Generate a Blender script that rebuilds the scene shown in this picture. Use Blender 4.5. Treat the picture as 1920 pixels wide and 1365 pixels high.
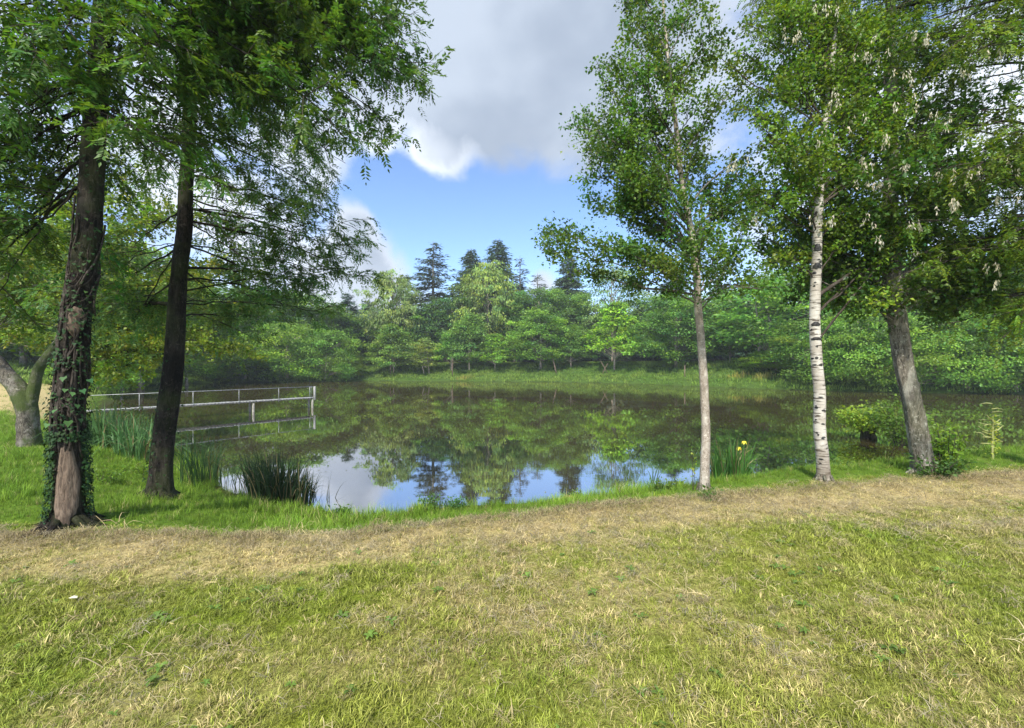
import bpy, math
import numpy as np
from math import radians as RAD, pi

# ------------------------------------------------------------------ clear
for o in list(bpy.data.objects):
    bpy.data.objects.remove(o)
SC = bpy.context.scene
COL = SC.collection

# ------------------------------------------------------------------ camera
F = 805.0          # focal length in photograph pixels (1920 wide)
HY = 686.0         # row of the horizon in the photograph
EYE = 2.3          # height above the water (1.6 m above the lawn)
cam_d = bpy.data.cameras.new('camera')
cam = bpy.data.objects.new('camera', cam_d)
COL.objects.link(cam)
cam.location = (0, 0, EYE)
cam.rotation_euler = (RAD(90), 0, 0)
cam_d.sensor_width = 36.0
cam_d.lens = 36.0 * F / 1920.0
cam_d.shift_y = (HY - 682.5) / 1920.0
cam_d.clip_start = 0.05
cam_d.clip_end = 3000
SC.camera = cam

# ------------------------------------------------------------------ light
SUN_EL = 47.0
SUN_AZ = 196.0      # compass bearing of the sun, +Y is north: behind the camera
sun_d = bpy.data.lights.new('sun', 'SUN')
sun_d.energy = 2.5
sun_d.angle = RAD(4)
sun_d.color = (1.0, 0.95, 0.86)
sun = bpy.data.objects.new('sun', sun_d)
COL.objects.link(sun)
sun.rotation_euler = (RAD(90 - SUN_EL), 0, RAD(180 - SUN_AZ))
sun.location = (0, -20, 60)

SC.view_settings.view_transform = 'Standard'
SC.view_settings.look = 'None'
SC.view_settings.gamma = 1.0
SC.view_settings.use_curve_mapping = False
SC.view_settings.exposure = 1.45
SC.render.engine = 'CYCLES'
SC.cycles.use_denoising = True
SC.cycles.max_bounces = 8
SC.cycles.diffuse_bounces = 3
SC.cycles.glossy_bounces = 3
SC.cycles.transmission_bounces = 4
SC.cycles.transparent_max_bounces = 8
SC.cycles.sample_clamp_indirect = 6


def pix_dir(px, py):
    v = np.array([(px - 960) / F, 1.0, (HY - py) / F])
    return v / np.linalg.norm(v)


# ------------------------------------------------------------------ node helper
class NT:
    def __init__(s, tree):
        s.t = tree
        s.n = tree.nodes
        s.l = tree.links
        s.n.clear()

    def node(s, typ, **kw):
        n = s.n.new(typ)
        for k, v in kw.items():
            if k.startswith('i_'):
                key = k[2:]
                key = int(key) if key.isdigit() else key.replace('_', ' ')
                n.inputs[key].default_value = v
            else:
                setattr(n, k, v)
        return n

    def link(s, a, b):
        s.l.new(a, b)

    def math(s, op, a, b=None, clamp=False):
        n = s.n.new('ShaderNodeMath')
        n.operation = op
        n.use_clamp = clamp
        for i, v in enumerate((a, b)):
            if v is None:
                continue
            if isinstance(v, (int, float)):
                n.inputs[i].default_value = v
            else:
                s.link(v, n.inputs[i])
        return n.outputs[0]

    def ramp(s, v, lo, hi, a=0.0, b=1.0, interp='SMOOTHSTEP'):
        n = s.n.new('ShaderNodeMapRange')
        n.interpolation_type = interp
        s.link(v, n.inputs[0])
        n.inputs[1].default_value = lo
        n.inputs[2].default_value = hi
        n.inputs[3].default_value = a
        n.inputs[4].default_value = b
        return n.outputs[0]

    def mixc(s, f, a, b, mode='MIX'):
        n = s.n.new('ShaderNodeMix')
        n.data_type = 'RGBA'
        n.blend_type = mode
        for sock, v in ((n.inputs[0], f), (n.inputs[6], a), (n.inputs[7], b)):
            if isinstance(v, (int, float)):
                sock.default_value = v
            elif isinstance(v, (tuple, list)):
                sock.default_value = (*v[:3], 1.0)
            else:
                s.link(v, sock)
        return n.outputs[2]

    def noise(s, vec, scale, detail=4.0, rough=0.55, dist=0.0):
        n = s.n.new('ShaderNodeTexNoise')
        if vec is not None:
            s.link(vec, n.inputs['Vector'])
        n.inputs['Scale'].default_value = scale
        n.inputs['Detail'].default_value = detail
        n.inputs['Roughness'].default_value = rough
        n.inputs['Distortion'].default_value = dist
        return n.outputs[0]

    def mapping(s, vec, scale=(1, 1, 1)):
        n = s.n.new('ShaderNodeMapping')
        n.inputs['Scale'].default_value = scale
        s.link(vec, n.inputs[0])
        return n.outputs[0]


# ------------------------------------------------------------------ world: Nishita sky with clouds
world = bpy.data.worlds.new('World')
SC.world = world
world.use_nodes = True
w = NT(world.node_tree)
w_out = w.node('ShaderNodeOutputWorld')
w_bg = w.node('ShaderNodeBackground')
w_bg.inputs['Strength'].default_value = 0.12
w.link(w_bg.outputs[0], w_out.inputs[0])
sky = w.node('ShaderNodeTexSky', sky_type='NISHITA', sun_disc=False, sun_elevation=RAD(SUN_EL),
             sun_rotation=RAD(SUN_AZ), altitude=300, air_density=1.0, dust_density=0.6, ozone_density=1.6)
geo = w.node('ShaderNodeTexCoord')
D = geo.outputs['Generated']
n_big = w.noise(D, 3.2, 7.0, 0.55, 0.3)
n_fine = w.noise(D, 9.0, 8.0, 0.6, 0.4)


def blob(px, py, r, amp):
    """soft bump of cloud cover about one direction of the sky"""
    d = pix_dir(px, py)
    v = w.node('ShaderNodeVectorMath', operation='DISTANCE')
    w.link(D, v.inputs[0])
    v.inputs[1].default_value = tuple(d)
    return w.ramp(v.outputs['Value'], 0.0, r, amp, 0.0)


cover = w.math('MULTIPLY', w.math('SUBTRACT', n_big, 0.5), 1.1)
cover = w.math('ADD', cover, w.math('MULTIPLY', w.math('SUBTRACT', n_fine, 0.5), 1.5))
cover = w.math('ADD', cover, 0.05)
for b in [(900, 380, .30, -.55), (1080, 400, .26, -.60), (760, 330, .17, -.45), (660, 330, .15, -.38), (950, 470, .24, -.35),
          (800, 430, .16, -.35), (1180, 420, .22, -.3),
          (950, 90, .50, .75), (1100, 200, .28, .45), (820, 140, .22, .35), (832, 296, .075, .85), (785, 288, .05, .45), (712, 262, .06, .80),
          (705, 500, .15, .75), (668, 412, .065, .75), (1015, 522, .065, .80), (600, 300, .11, .5), (640, 540, .14, .45), (1850, 170, .35, .4),
          (430, 330, .4, .3), (1390, 60, .22, .35)]:
    cover = w.math('ADD', cover, blob(*b))
mask = w.ramp(cover, -0.16, 0.52)
thick = w.math('ADD', w.ramp(cover, 0.30, 0.9, 0, 0.45), blob(980, 130, .78, 1.25))
for b in [(832, 296, .13, -.8), (790, 290, .08, -.3), (712, 262, .11, -.7)]:
    thick = w.math('ADD', thick, blob(*b))
thick = w.math('ADD', thick, w.math('MULTIPLY', w.math('SUBTRACT', w.noise(D, 4.0, 7.0, 0.5, 0.1), 0.5), 1.0), clamp=True)
mott = w.noise(D, 4.2, 6.0, 0.48, 0.1)
grey = w.mixc(w.ramp(mott, .36, .66), (1.45, 1.72, 2.15), (2.05, 2.35, 2.8))
cloud = w.mixc(thick, (3.5, 3.75, 4.15), grey)
blue = w.mixc(1.0, sky.outputs[0], (0.66, 0.73, 0.84), 'MULTIPLY')
tint = w.mixc(mask, blue, cloud)
w.link(tint, w_bg.inputs[0])


# ------------------------------------------------------------------ numpy noise
def _hash(ix, iy, seed):
    h = (ix.astype(np.int64) * 374761393 + iy.astype(np.int64) * 668265263 + seed * 974634777) & 0x7fffffff
    h = ((h ^ (h >> 13)) * 1274126177) & 0x7fffffff
    return ((h ^ (h >> 16)) & 0xffff) / 65535.0


def vnoise(x, y, seed=0):
    x = np.asarray(x, float); y = np.asarray(y, float)
    ix = np.floor(x); iy = np.floor(y)
    fx = x - ix; fy = y - iy
    fx = fx * fx * (3 - 2 * fx); fy = fy * fy * (3 - 2 * fy)
    a = _hash(ix, iy, seed); b = _hash(ix + 1, iy, seed)
    c = _hash(ix, iy + 1, seed); d = _hash(ix + 1, iy + 1, seed)
    return (a * (1 - fx) + b * fx) * (1 - fy) + (c * (1 - fx) + d * fx) * fy


def fbm(x, y, seed=0, oct=4):
    s = 0; a = 0.5; t = 0
    for i in range(oct):
        s = s + a * vnoise(x * 2 ** i + i * 17.3, y * 2 ** i - i * 9.1, seed + i)
        t += a; a *= 0.5
    return s / t


def sstep(a, b, x):
    t = np.clip((np.asarray(x, float) - a) / (b - a), 0, 1)
    return t * t * (3 - 2 * t)


# ------------------------------------------------------------------ pond outline and ground height
POND = np.array([(-4.9, 7.5), (-3.37, 6.85), (-2.45, 6.35), (-2.0, 6.3), (-.93, 6.78), (.35, 6.96), (1.4, 7.25), (2.28, 7.66), (3.5, 7.95), (4.7, 8.05),
                 (6.0, 8.35), (7.9, 8.95), (11.4, 10.1), (16, 11.5), (24, 15), (36, 21), (46, 28), (47, 33), (41, 35.2), (36, 36.5), (31, 38.5),
                 (27, 41.5), (22, 47), (17.5, 54), (12, 59), (6, 62), (0, 63.5), (-6, 64.5), (-12, 65.5), (-19, 66.5), (-24, 66.5),
                 (-27, 63), (-32, 61), (-38, 60), (-44, 56), (-42, 48), (-36.5, 40), (-29, 31), (-23, 24), (-17.4, 18.2), (-13.5, 14.8), (-10.3, 12.4),
                 (-8.2, 10.9), (-6.6, 9.3), (-5.8, 8.3)], float)


def pond_sd(x, y):
    """signed distance to the shoreline, positive on land"""
    x = np.asarray(x, float); y = np.asarray(y, float)
    sh = x.shape
    x = x.ravel(); y = y.ravel()
    d2 = np.full(x.shape, 1e18)
    inside = np.zeros(x.shape, bool)
    n = len(POND)
    for i in range(n):
        ax, ay = POND[i]; bx, by = POND[(i + 1) % n]
        ex, ey = bx - ax, by - ay
        t = np.clip(((x - ax) * ex + (y - ay) * ey) / (ex * ex + ey * ey), 0, 1)
        dx = x - ax - t * ex; dy = y - ay - t * ey
        d2 = np.minimum(d2, dx * dx + dy * dy)
        c = ((ay > y) != (by > y))
        with np.errstate(divide='ignore', invalid='ignore'):
            xi = (bx - ax) * (y - ay) / (by - ay) + ax
        inside ^= c & (x < xi)
    d = np.sqrt(d2)
    return np.where(inside, -d, d).reshape(sh)


def strip_lo(x): return np.interp(x, [-6, -3.7, -1.9, -.7, 1.2, 5.8, 14], [3.0, 3.08, 3.25, 3.5, 3.95, 4.85, 6.7])
def strip_hi(x): return np.interp(x, [-8, -4.9, -2.34, -.6, .84, 3.73, 7.6, 14], [3.95, 4.0, 4.05, 4.40, 4.85, 5.56, 6.4, 7.9])


def height(x, y, sd=None):
    x = np.asarray(x, float); y = np.asarray(y, float)
    if sd is None:
        sd = pond_sd(x, y)
    sdw = sd + (fbm(x * 1.3, y * 1.3, 5, 3) - .5) * .5 * sstep(50, 10, np.hypot(x, y))
    near = .10 + .62 * sstep(0, 1, sdw / np.where(y < 16, np.interp(x, [0, 3, 5], [2.7, 2.2, 1.45]), 2.7))
    far = .12 + .5 * sstep(0, 1.5, sd) + 2.0 * sstep(0.5, 9, sd) + .9 * sstep(8, 30, sd)
    t = sstep(26, 44, y)
    land = near * (1 - t) + far * t
    land = land + .10 * (fbm(x * .5, y * .5, 3, 3) - .5) * sstep(2, 5, sd) + .035 * (fbm(x * 2.2, y * 2.2, 7, 3) - .5)
    land = land + .04 * np.exp(-((y - strip_hi(x) + .22) / .17) ** 2) * (y < 10) * (fbm(x * 2, y * 2, 41, 2) - .1)
    land = land + (x < -12) * .02 * np.maximum(0, -x - 12)* (1 - t)
    under = -.12 - .9 * sstep(0, 3, -sd)
    k = sstep(-.10, .03, sdw if False else sd)
    return under * (1 - k) + land * k


def G(px, py, dmax=140):
    """the point of the ground seen at a pixel of the photograph"""
    d = np.concatenate([np.arange(1.5, 15, .02), np.arange(15, dmax, .1)])
    x = (px - 960) / F * d; z = EYE + (HY - py) / F * d
    zg = np.maximum(height(x, d), 0)
    i = int(np.argmax(z <= zg))
    return np.array([x[i], d[i], zg[i]])


def W(px, py, d):
    return np.array([(px - 960) / F * d, d, EYE + (HY - py) / F * d])


def gz(x, y):
    return float(height(np.array([x]), np.array([y]))[0])


# ------------------------------------------------------------------ colours of the ground cover (plain albedo)
GREEN = np.array([.195, .275, .020]); LUSH = np.array([.135, .265, .025]); OLIVE = np.array([.29, .31, .045])
STRAW = np.array([.66, .53, .25]); BROWN = np.array([.20, .145, .075]); SOIL = np.array([.075, .055, .032])


def straw_amount(x, y):
    """0 = green lawn, 1 = dry mown straw"""
    n = fbm(x * .55 + 3, y * .8, 11, 4)
    n2 = fbm(x * 2.2, y * 2.6, 19, 3)
    lo = strip_lo(x) + (n - .5) * .6
    hi = strip_hi(x) + (n2 - .5) * .35
    base = np.clip((n - .42) * 2.2 + (n2 - .5) * 1.3 + .02, 0.0, .85)
    base = base * .62
    s = sstep(-.12, .35, y - lo)
    a = base * (1 - s) + (.62 + .62 * (n2 - .2)) * s
    g = sstep(-.10, .16, y - hi)
    dist = sstep(9, 12, y) * (x < -9)
    fieldm = sstep(12.0, 14.5, y + (n - .5) * 3) * sstep(.3, 1.2, -x - y * .98) * (y < 40)
    a = a * (1 - g) + g * np.clip((n2 - .62) * .6, 0, .3)
    return np.clip(np.maximum(a, fieldm * .95), 0, 1)


def mixcol(a, b, t):
    t = np.asarray(t)[..., None]
    return a * (1 - t) + b * t


def ground_colour(x, y, sd):
    s = straw_amount(x, y)
    hi = strip_hi(x)
    lush = sstep(-.1, .3, y - hi)
    n = fbm(x * 1.7, y * 1.7, 23, 4)
    c = mixcol(mixcol(GREEN, OLIVE, np.clip(n * 1.3 - .2, 0, 1)), np.broadcast_to(LUSH, x.shape + (3,)), lush * .8)
    c = mixcol(c, STRAW, s)
    c = mixcol(c, np.broadcast_to(BROWN, c.shape), sstep(.55, .8, n) * .45 * (1 - lush))
    c = mixcol(c, np.broadcast_to(SOIL, c.shape), sstep(.45, -.05, sd))
    return c


# ------------------------------------------------------------------ materials
def new_mat(name):
    m = bpy.data.materials.new(name)
    m.use_nodes = True
    return m, NT(m.node_tree)


def leaf_material(name, transl=.35, rough=.45, spec=.35, sat=1.0):
    m, t = new_mat(name)
    out = t.node('ShaderNodeOutputMaterial')
    at = t.node('ShaderNodeAttribute', attribute_name='tint')
    oi = t.node('ShaderNodeObjectInfo')
    c = t.mixc(1.0, at.outputs['Color'], oi.outputs['Color'], 'MULTIPLY')
    p = t.node('ShaderNodeBsdfPrincipled')
    p.inputs['Roughness'].default_value = rough
    p.inputs['Specular IOR Level'].default_value = spec
    t.link(c, p.inputs['Base Color'])
    tr = t.node('ShaderNodeBsdfTranslucent')
    c2 = t.mixc(1.0, c, (1.35, 1.35, .5), 'MULTIPLY')
    t.link(c2, tr.inputs[0])
    mx = t.node('ShaderNodeMixShader')
    mx.inputs[0].default_value = transl
    t.link(p.outputs[0], mx.inputs[1]); t.link(tr.outputs[0], mx.inputs[2])
    t.link(mx.outputs[0], out.inputs[0])
    return m


def grass_material(name, transl=.25):
    """blades: colour of each tuft is carried by its instance"""
    m, t = new_mat(name)
    out = t.node('ShaderNodeOutputMaterial')
    at = t.node('ShaderNodeAttribute', attribute_name='tint', attribute_type='INSTANCER')
    sh = t.node('ShaderNodeAttribute', attribute_name='shade')
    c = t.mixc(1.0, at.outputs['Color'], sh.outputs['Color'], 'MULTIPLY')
    p = t.node('ShaderNodeBsdfPrincipled')
    p.inputs['Roughness'].default_value = .6
    p.inputs['Specular IOR Level'].default_value = .2
    t.link(c, p.inputs['Base Color'])
    tr = t.node('ShaderNodeBsdfTranslucent')
    t.link(c, tr.inputs[0])
    mx = t.node('ShaderNodeMixShader')
    mx.inputs[0].default_value = transl
    t.link(p.outputs[0], mx.inputs[1]); t.link(tr.outputs[0], mx.inputs[2])
    t.link(mx.outputs[0], out.inputs[0])
    return m


def bark_material(name, c1, c2, c3, scale=6, stretch=.22, bump=.6, moss=0.0, moss_c=(.06, .085, .02)):
    m, t = new_mat(name)
    out = t.node('ShaderNodeOutputMaterial')
    p = t.node('ShaderNodeBsdfPrincipled')
    p.inputs['Roughness'].default_value = .9
    p.inputs['Specular IOR Level'].default_value = .15
    g = t.node('ShaderNodeNewGeometry')
    v = t.mapping(g.outputs['Position'], (1, 1, stretch))
    n1 = t.noise(v, scale * 5, 8, .65, 1.2)
    n2 = t.noise(v, scale, 5, .6, .4)
    n3 = t.noise(g.outputs['Position'], 2.0, 5, .6)
    ridge = t.ramp(n1, .36, .62)
    c = t.mixc(ridge, c1, c2)
    c = t.mixc(t.ramp(n2, .5, .72), c, c3)
    lich = t.noise(g.outputs['Position'], scale * 3.2, 5, .7, .6)
    c = t.mixc(t.ramp(lich, .56, .66, 0, .75), c, tuple(min(1, v * 1.5) for v in c3))
    big = t.noise(g.outputs['Position'], 1.7, 4, .6, .4)
    c = t.mixc(t.ramp(big, .48, .66, 0, .6), c, tuple(v * .8 for v in c1))
    if moss > 0:
        c = t.mixc(t.math('MULTIPLY', t.ramp(n3, .45, .6), moss), c, moss_c)
    t.link(c, p.inputs['Base Color'])
    bm = t.node('ShaderNodeBump')
    bm.inputs['Strength'].default_value = bump
    bm.inputs['Distance'].default_value = .03
    t.link(n1, bm.inputs['Height'])
    t.link(bm.outputs[0], p.inputs['Normal'])
    t.link(p.outputs[0], out.inputs[0])
    return m


def birch_material(name):
    m, t = new_mat(name)
    out = t.node('ShaderNodeOutputMaterial')
    p = t.node('ShaderNodeBsdfPrincipled')
    p.inputs['Roughness'].default_value = .75
    g = t.node('ShaderNodeNewGeometry')
    v = t.mapping(g.outputs['Position'], (5, 5, 46))
    n1 = t.noise(v, 1.0, 4, .6, .3)
    v2 = t.mapping(g.outputs['Position'], (7, 7, 11))
    n2 = t.noise(v2, 1.0, 3, .5, .6)
    n3 = t.noise(g.outputs['Position'], 5.0, 5, .6)
    c = t.mixc(t.ramp(n3, .35, .7), (.55, .51, .44), (.36, .31, .25))
    c = t.mixc(t.ramp(n1, .53, .60), c, (.10, .08, .06))
    c = t.mixc(t.ramp(n2, .66, .71), c, (.018, .016, .014))
    sp = t.node('ShaderNodeSeparateXYZ')
    t.link(g.outputs['Position'], sp.inputs[0])
    low = t.math('MULTIPLY', t.ramp(sp.outputs[2], 1.5, .45), t.ramp(n3, .40, .56))
    c = t.mixc(low, c, (.13, .10, .065))
    t.link(c, p.inputs['Base Color'])
    bm = t.node('ShaderNodeBump')
    bm.inputs['Strength'].default_value = .4
    bm.inputs['Distance'].default_value = .01
    t.link(n1, bm.inputs['Height'])
    t.link(bm.outputs[0], p.inputs['Normal'])
    t.link(p.outputs[0], out.inputs[0])
    return m


def plain_material(name, c1, c2, scale=12, rough=.6, metal=0.0, bump=.15, stretch=(1, 1, 1)):
    m, t = new_mat(name)
    out = t.node('ShaderNodeOutputMaterial')
    p = t.node('ShaderNodeBsdfPrincipled')
    p.inputs['Roughness'].default_value = rough
    p.inputs['Metallic'].default_value = metal
    g = t.node('ShaderNodeNewGeometry')
    v = t.mapping(g.outputs['Position'], stretch)
    n = t.noise(v, scale, 6, .6, .2)
    t.link(t.mixc(t.ramp(n, .35, .65), c1, c2), p.inputs['Base Color'])
    bm = t.node('ShaderNodeBump')
    bm.inputs['Strength'].default_value = bump
    bm.inputs['Distance'].default_value = .01
    t.link(n, bm.inputs['Height'])
    t.link(bm.outputs[0], p.inputs['Normal'])
    t.link(p.outputs[0], out.inputs[0])
    return m


def water_material():
    m, t = new_mat('pond_water')
    out = t.node('ShaderNodeOutputMaterial')
    g = t.node('ShaderNodeNewGeometry')
    n1 = t.noise(t.mapping(g.outputs['Position'], (1.6, 5.0, 1)), 1.0, 4, .6, .2)
    n2 = t.noise(t.mapping(g.outputs['Position'], (.25, .5, 1)), 1.0, 3, .5)
    n3 = t.noise(t.mapping(g.outputs['Position'], (.10, .16, 1)), 1.0, 4, .5)
    amp = t.ramp(n3, .38, .62, .25, 1.0)
    h = t.math('ADD', t.math('MULTIPLY', t.math('MULTIPLY', n1, amp), .35), t.math('MULTIPLY', n2, 1.0))
    bm = t.node('ShaderNodeBump')
    bm.inputs['Strength'].default_value = .16
    bm.inputs['Distance'].default_value = .009
    t.link(h, bm.inputs['Height'])
    mud = t.node('ShaderNodeBsdfDiffuse')
    t.link(t.mixc(n3, (.048, .040, .012), (.064, .052, .017)), mud.inputs[0])
    gl = t.node('ShaderNodeBsdfGlossy')
    gl.inputs['Roughness'].default_value = .012
    gl.inputs['Color'].default_value = (.97, .97, 1.0, 1)
    t.link(bm.outputs[0], gl.inputs['Normal'])
    fr = t.node('ShaderNodeFresnel')
    fr.inputs['IOR'].default_value = 1.60
    t.link(bm.outputs[0], fr.inputs['Normal'])
    f = t.math('ADD', t.math('MULTIPLY', fr.outputs[0], .15), .58, clamp=True)
    mx = t.node('ShaderNodeMixShader')
    t.link(f, mx.inputs[0])
    t.link(mud.outputs[0], mx.inputs[1]); t.link(gl.outputs[0], mx.inputs[2])
    t.link(mx.outputs[0], out.inputs[0])
    return m


def ground_material():
    m, t = new_mat('ground_turf')
    out = t.node('ShaderNodeOutputMaterial')
    p = t.node('ShaderNodeBsdfPrincipled')
    p.inputs['Roughness'].default_value = .95
    p.inputs['Specular IOR Level'].default_value = .1
    at = t.node('ShaderNodeAttribute', attribute_name='tint')
    g = t.node('ShaderNodeNewGeometry')
    n = t.noise(g.outputs['Position'], 45, 6, .7, .5)
    n2 = t.noise(g.outputs['Position'], 7, 5, .65, .3)
    c = t.mixc(t.ramp(n, .35, .65), t.mixc(1.0, at.outputs['Color'], (.45, .42, .40), 'MULTIPLY'), at.outputs['Color'])
    c = t.mixc(t.ramp(n2, .5, .75, 0, .5), c, t.mixc(1.0, at.outputs['Color'], (.55, .5, .45), 'MULTIPLY'))
    t.link(c, p.inputs['Base Color'])
    bm = t.node('ShaderNodeBump')
    bm.inputs['Strength'].default_value = .8
    bm.inputs['Distance'].default_value = .03
    t.link(n, bm.inputs['Height'])
    t.link(bm.outputs[0], p.inputs['Normal'])
    t.link(p.outputs[0], out.inputs[0])
    return m


M_LEAF = leaf_material('leaf', .42)
M_NEEDLE = leaf_material('needles', .15, .6, .2)
M_IVY = leaf_material('ivy_leaf', .10, .6, .18)
M_GRASS = grass_material('grass_blades')
M_REED = leaf_material('reed_blades', .25, .5, .3)
M_DARKBARK = bark_material('dark_bark', (.006, .005, .004), (.032, .025, .020), (.060, .050, .040), 7, .25, .9, .25)
M_BARK = bark_material('grey_brown_bark', (.07, .058, .045), (.25, .22, .175), (.38, .36, .30), 7, .25, 1.0, .25)
M_YOUNG = bark_material('young_bark', (.20, .16, .12), (.42, .36, .29), (.52, .47, .39), 9, .6, .35)
M_BARE = bark_material('bare_trunk_wood', (.09, .065, .048), (.24, .18, .13), (.17, .12, .085), 8, .15, .7)
M_TWIG = bark_material('twig_bark', (.03, .024, .018), (.08, .065, .05), (.11, .09, .07), 12, .5, .2)
M_MOSSBARK = bark_material('mossy_bark', (.05, .042, .033), (.20, .175, .14), (.27, .25, .21), 6, .4, .8, .9)
M_BIRCH = birch_material('birch_bark')
M_SCAR = plain_material('black_scar', (.012, .011, .010), (.04, .035, .03), 30)
M_ALU = plain_material('galvanised_rail', (.24, .25, .24), (.34, .35, .33), 8, .45, .3, .05)
M_DECK = plain_material('weathered_deck_wood', (.22, .22, .20), (.36, .36, .33), 14, .8, 0, .3, (1, 1, 4))
M_POST = plain_material('wet_post_wood', (.16, .15, .12), (.30, .29, .24), 14, .8, 0, .3, (1, 1, .3))
M_PALE = plain_material('pale_stem', (.28, .30, .09), (.36, .37, .14), 14, .7)
M_LIMB = bark_material('grey_limb', (.07, .06, .05), (.17, .155, .13), (.22, .20, .17), 10, .5, .3)
M_GROUND = ground_material()
M_WATER = water_material()


# ------------------------------------------------------------------ mesh helpers
def mesh_from(name, verts, faces_flat, sizes, mat, tint=None, smooth=False):
    me = bpy.data.meshes.new(name)
    nv = len(verts); nl = len(faces_flat); nf = len(sizes)
    me.vertices.add(nv); me.loops.add(nl); me.polygons.add(nf)
    me.vertices.foreach_set('co', np.ascontiguousarray(verts, dtype=np.float32).ravel())
    me.loops.foreach_set('vertex_index', np.ascontiguousarray(faces_flat, dtype=np.int32))
    st = np.zeros(nf, np.int32); st[1:] = np.cumsum(sizes)[:-1]
    me.polygons.foreach_set('loop_start', st)
    if smooth:
        me.polygons.foreach_set('use_smooth', np.ones(nf, bool))
    me.update(calc_edges=True)
    if tint is not None:
        a = me.attributes.new('tint', 'FLOAT_COLOR', 'POINT')
        c = np.ones((nv, 4), np.float32); c[:, :3] = tint
        a.data.foreach_set('color', c.ravel())
    me.materials.append(mat)
    return me


def obj(name, me, parent=None, loc=(0, 0, 0), stuff=False):
    o = bpy.data.objects.new(name, me)
    COL.objects.link(o)
    o.location = loc
    if parent is not None:
        o.parent = parent
    if stuff:
        o['kind'] = 'stuff'
    return o


def thing(name, label, cat, loc=(0, 0, 0), group=None):
    o = bpy.data.objects.new(name, None)
    COL.objects.link(o)
    o.location = tuple(float(v) for v in loc)
    o.empty_display_size = .2
    o['label'] = label; o['category'] = cat
    if group:
        o['group'] = group
    return o


class Tubes:
    """collects tubes and boxes into one mesh"""
    def __init__(s):
        s.v = []; s.f = []; s.sz = []; s.n = 0

    def tube(s, pts, rad, k=6, cap=True, flute=0.0, rng=None, ell=1.0):
        pts = np.asarray(pts, float); n = len(pts)
        rad = np.broadcast_to(np.asarray(rad, float), (n,))
        t = np.gradient(pts, axis=0)
        t /= np.linalg.norm(t, axis=1)[:, None] + 1e-9
        ref = np.array([0, 1.0, 0]) if abs(t[:, 2]).mean() > .7 else np.array([0, 0, 1.0])
        a = np.cross(t, ref); a /= np.linalg.norm(a, axis=1)[:, None] + 1e-9
        b = np.cross(t, a)
        th = np.arange(k) * 2 * pi / k
        rr = np.repeat(rad[:, None], k, 1)
        if flute:
            ph = rng.uniform(0, 6.28, 6)
            zz = np.arange(n)[:, None] * .35
            rr = rr * (1 + flute * (np.sin(3 * th + ph[0] + zz * .2) + .6 * np.sin(5 * th + ph[1] - zz * .3) + .5 * np.sin(8 * th + ph[2] + zz))
                       + flute * .9 * (rng.random((n, k)) - .5))
        v = pts[:, None, :] + rr[..., None] * (np.cos(th)[None, :, None] * a[:, None, :] + ell * np.sin(th)[None, :, None] * b[:, None, :])
        s.v.append(v.reshape(-1, 3))
        i = np.arange(n - 1)[:, None] * k; j = np.arange(k)[None, :]; j2 = (j + 1) % k
        q = np.stack([i + j, i + j2, i + k + j2, i + k + j], -1).reshape(-1, 4) + s.n
        s.f.append(q.ravel()); s.sz.append(np.full(len(q), 4))
        if cap:
            s.f.append(np.arange(k)[::-1] + s.n); s.sz.append([k])
            s.f.append(np.arange(k) + s.n + (n - 1) * k); s.sz.append([k])
        s.n += n * k

    def box(s, c, half, rz=0.0):
        c = np.asarray(c, float); h = np.asarray(half, float)
        v = np.array([[x, y, z] for z in (-1, 1) for y in (-1, 1) for x in (-1, 1)], float) * h
        ca, sa = math.cos(rz), math.sin(rz)
        v = np.stack([v[:, 0] * ca - v[:, 1] * sa, v[:, 0] * sa + v[:, 1] * ca, v[:, 2]], 1) + c
        q = np.array([[0, 2, 3, 1], [4, 5, 7, 6], [0, 1, 5, 4], [2, 6, 7, 3], [0, 4, 6, 2], [1, 3, 7, 5]]) + s.n
        s.v.append(v); s.f.append(q.ravel()); s.sz.append(np.full(6, 4)); s.n += 8

    def mesh(s, name, mat, smooth=True, tint=None):
        return mesh_from(name, np.concatenate(s.v), np.concatenate(s.f), np.concatenate(s.sz), mat, tint, smooth)


def norm(v):
    return v / (np.linalg.norm(v, axis=-1, keepdims=True) + 1e-9)


def leaves_mesh(name, pos, axis, nrm, L, Wd, tint, mat, fold=.25, tris=False):
    """one folded diamond per leaf"""
    pos = np.asarray(pos); axis = norm(axis)
    side = norm(np.cross(axis, nrm)); up = np.cross(side, axis)
    L = np.broadcast_to(L, (len(pos),))[:, None]; Wd = np.broadcast_to(Wd, (len(pos),))[:, None]
    v0 = pos
    v1 = pos + axis * L * .45 + side * Wd * .5 + up * Wd * fold
    v2 = pos + axis * L
    v3 = pos + axis * L * .45 - side * Wd * .5 + up * Wd * fold
    n = len(pos)
    v = np.stack([v0, v1, v2, v3], 1).reshape(-1, 3)
    base = np.arange(n)[:, None] * 4
    f = (base + np.array([0, 1, 2, 0, 2, 3])[None, :]).ravel()
    tn = np.repeat(tint, 4, axis=0)
    return mesh_from(name, v, f, np.full(2 * n, 3), mat, tn)


def bezier(A, C, B, n):
    t = np.linspace(0, 1, n)[:, None]
    return (1 - t) ** 2 * A + 2 * t * (1 - t) * C + t * t * B


def along(poly, t):
    """point on a polyline at fraction t of its length (arrays)"""
    d = np.concatenate([[0], np.cumsum(np.linalg.norm(np.diff(poly, axis=0), axis=1))])
    s = np.asarray(t) * d[-1]
    return np.stack([np.interp(s, d, poly[:, k]) for k in range(3)], -1)


def rand_unit(rng, n):
    return norm(rng.normal(size=(n, 3)))


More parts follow.
